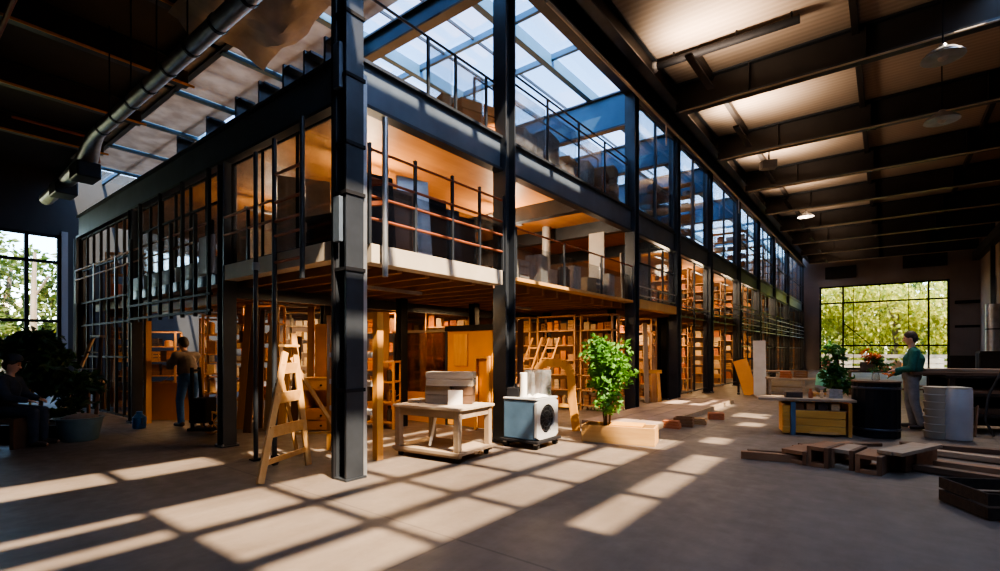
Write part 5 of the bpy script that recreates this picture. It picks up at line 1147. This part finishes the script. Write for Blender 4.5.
# dark seated person at far left
PD = dp(4, 7.4); t = thing('bench_seat', 'dark bench under the dim seated person at the left edge', 'bench', (PD.x,PD.y,0), F_); build(MB().box((0,0,.42),(.7,.42,.06)), 'seat', M['dark_wood'], t)
for s in (-1,1): build(MB().box((s*.3,0,.195),(.06,.38,.39)), 'leg', M['dark_wood_z'], t)
J = dict(pelvis=(0,0,.60), chest=(.04,0,.86), neck=(.07,0,1.08), head=(.1,0,1.22), face=(1,0,-.1),
 hip_l=(.02,.09,.55), kn_l=(.42,.13,.52), an_l=(.42,.13,.09), hip_r=(.02,-.09,.55), kn_r=(.42,-.13,.52), an_r=(.42,-.13,.09),
 sh_l=(.05,.18,1.0), el_l=(.15,.24,.76), wr_l=(.36,.15,.7), sh_r=(.05,-.18,1.0), el_r=(.15,-.24,.76), wr_r=(.36,-.15,.7))
person(PD, F_+.3, J, 'dim seated person in navy jacket at the left edge by the window', 'navy', 'navy', 'hair', vox=.014, cap='navy')

# ================================================================== LIGHT
def add_fill_tube(x, y, z, L, e, label, axis='y', grp='added warm tube lamps under the floors', point=False):  # fill lamps added to warm and brighten the inside of the structure
    t = thing('added_tube_lamp', label, 'lamp', (x,y,z), 0 if axis == 'x' else PI/2, grp)
    build(MB().box((0,0,.03),(L,.1,.05)), 'housing', M['galv'], t)
    if point:
        l = bpy.data.lights.new('tube_fill_light','POINT'); l.shadow_soft_size = .2; l.energy = e; l.color = (1,.74,.48); lo = bpy.data.objects.new('tube_fill_light', l); COL.objects.link(lo); lo.parent = t; lo.location = (0,0,-.35); return
    l = bpy.data.lights.new('tube_fill_light','AREA'); l.shape = 'RECTANGLE'; l.size = L*.95; l.size_y = .08; l.energy = e; l.color = (1,.62,.30)
    lo = bpy.data.objects.new('tube_fill_light', l); COL.objects.link(lo); lo.parent = t; lo.location = (0,0,-.01)
zl = ZM-.3
for i,(x,y,e) in enumerate(((-6.2,5.2,34),(-6.5,8.9,70),(-10,5.6,46),(-8.6,7.6,46),(-13.2,4.9,26),(-5.9,12.8,45),(-5.8,15.9,45),(-5.8,19.8,45),(-5.8,24,40),(-5.8,28,40),(-5.8,32.5,40),(-5.8,38,40))):
    add_fill_tube(x,y,zl,1.2,e*1.15,'added warm tube lamp under the mid floor, %s of its row from the corner' % (ordn+['eleventh','last'])[i])
for i,(x,y,e) in enumerate(((-7.0,5.3,110),(-6.8,9.0,130),(-10.5,5.5,70),(-5.7,15.9,70),(-5.7,19.8,70),(-5.7,24,60),(-5.7,28,60))):
    add_fill_tube(x,y,ZD-.42,1.2,e,'added warm tube lamp under the top deck, %s of its row from the corner' % ordn[i], point=True)
for i in range(8):  # fill lamps added to brighten the hall ceiling
    y = 10.9+4*i; t = thing('added_uplight', 'slim added uplight on eave between the ceiling beams, %s from near end' % ordn[i], 'lamp', (-3.1,y,7.35), 0, 'added uplights along the eave')
    build(MB().box((0,0,-.03),(.14,1.6,.05)), 'housing', M['brown_beam'], t)
    l = bpy.data.lights.new('fill_uplight','AREA'); l.shape = 'RECTANGLE'; l.size = .1; l.size_y = 1.5; l.energy = 78; l.color = (1,.77,.56); l.spread = math.radians(150)
    lo = bpy.data.objects.new('fill_uplight', l); COL.objects.link(lo); lo.parent = t; lo.location = (.02,0,.01); lo.rotation_euler = Vector((-.3,0,-.95)).to_track_quat('Z','Y').to_euler()
sun = bpy.data.lights.new('sun','SUN'); sun.energy = 16; sun.angle = math.radians(.7); sun.color = (1,.80,.58)
so = bpy.data.objects.new('sun', sun); COL.objects.link(so); so.rotation_euler = Vector((.6,-.15,.8)).to_track_quat('Z','Y').to_euler()
W = bpy.data.worlds.new('sky'); SC.world = W; W.use_nodes = True; wt = W.node_tree; bg = wt.nodes['Background']
sk = wt.nodes.new('ShaderNodeTexSky'); sk.sky_type = 'NISHITA'; sk.sun_disc = False; sk.sun_elevation = math.radians(48); sk.sun_rotation = math.radians(105); sk.air_density = 1.2; sk.dust_density = .4; sk.ozone_density = 2.0
wt.links.new(sk.outputs[0], bg.inputs[0]); bg.inputs[1].default_value = .95

# ================================================================== CAMERA
cam = bpy.data.cameras.new('camera'); co = bpy.data.objects.new('camera', cam); COL.objects.link(co)
co.location = (0,0,CAMZ); co.rotation_euler = (PI/2, 0, math.radians(37.8)); cam.sensor_width = 36; cam.lens = 36*F/1000; cam.shift_y = (HY-285.5)/1000; cam.clip_end = 500; cam.clip_start = .05
SC.camera = co
SC.view_settings.view_transform = 'AgX'; SC.view_settings.look = 'AgX - Medium High Contrast'; SC.view_settings.exposure = 0.75
SC.cycles.use_denoising = True; SC.cycles.transparent_max_bounces = 20; SC.cycles.max_bounces = 6; SC.cycles.diffuse_bounces = 4; SC.cycles.glossy_bounces = 3; SC.cycles.caustics_reflective = False; SC.cycles.caustics_refractive = False
SC.cycles.sample_clamp_indirect = 6

# ================================================================== GOODS: keep what the place shows from the floor, then name each
bpy.context.view_layer.update()
dg_ = bpy.context.evaluated_depsgraph_get(); eye = Vector((0,0,CAMZ))
def seen(o):
    mw = o.matrix_world; hit_n = 0
    for lx in (-.4,0,.4):
        for lz in (.15,.55,.9):
            tgt = mw @ Vector((lx,-.48,lz)); d = (tgt-eye); L = d.length; d.normalize(); org = eye.copy(); 
            for _ in range(14):
                ok, loc, nn, idx, ob, mm = SC.ray_cast(dg_, org, d)
                if not ok: break
                if ob.name == o.name: return True
                mt = ob.data.materials[0].name if ob.data.materials else ''
                if 'glass' in mt or 'acrylic' in mt: org = loc + d*.004; continue
                break
    return False
keep = []
for it in ITEMS:
    if seen(it[0]): keep.append(it)
    else: bpy.data.objects.remove(it[0])
by = {}
for it in keep: by.setdefault((it[1], it[2]), []).append(it)
lv = ['lowest','second','third','fourth','fifth','sixth','seventh','eighth']
for (wh, s), L in by.items():
    L.sort(key=lambda i: i[3])
    for k, (o, _, _, _, kd, c) in enumerate(L):
        pos = 'only item' if len(L) == 1 else '%s from left' % (ordn[k])
        o['label'] = '%s %s, %s, %s shelf, %s' % (c, KN[kd][1].replace('upright ','').replace('stack-cut ',''), pos, lv[s], wh)
print('goods kept', len(keep), 'of', len(ITEMS))
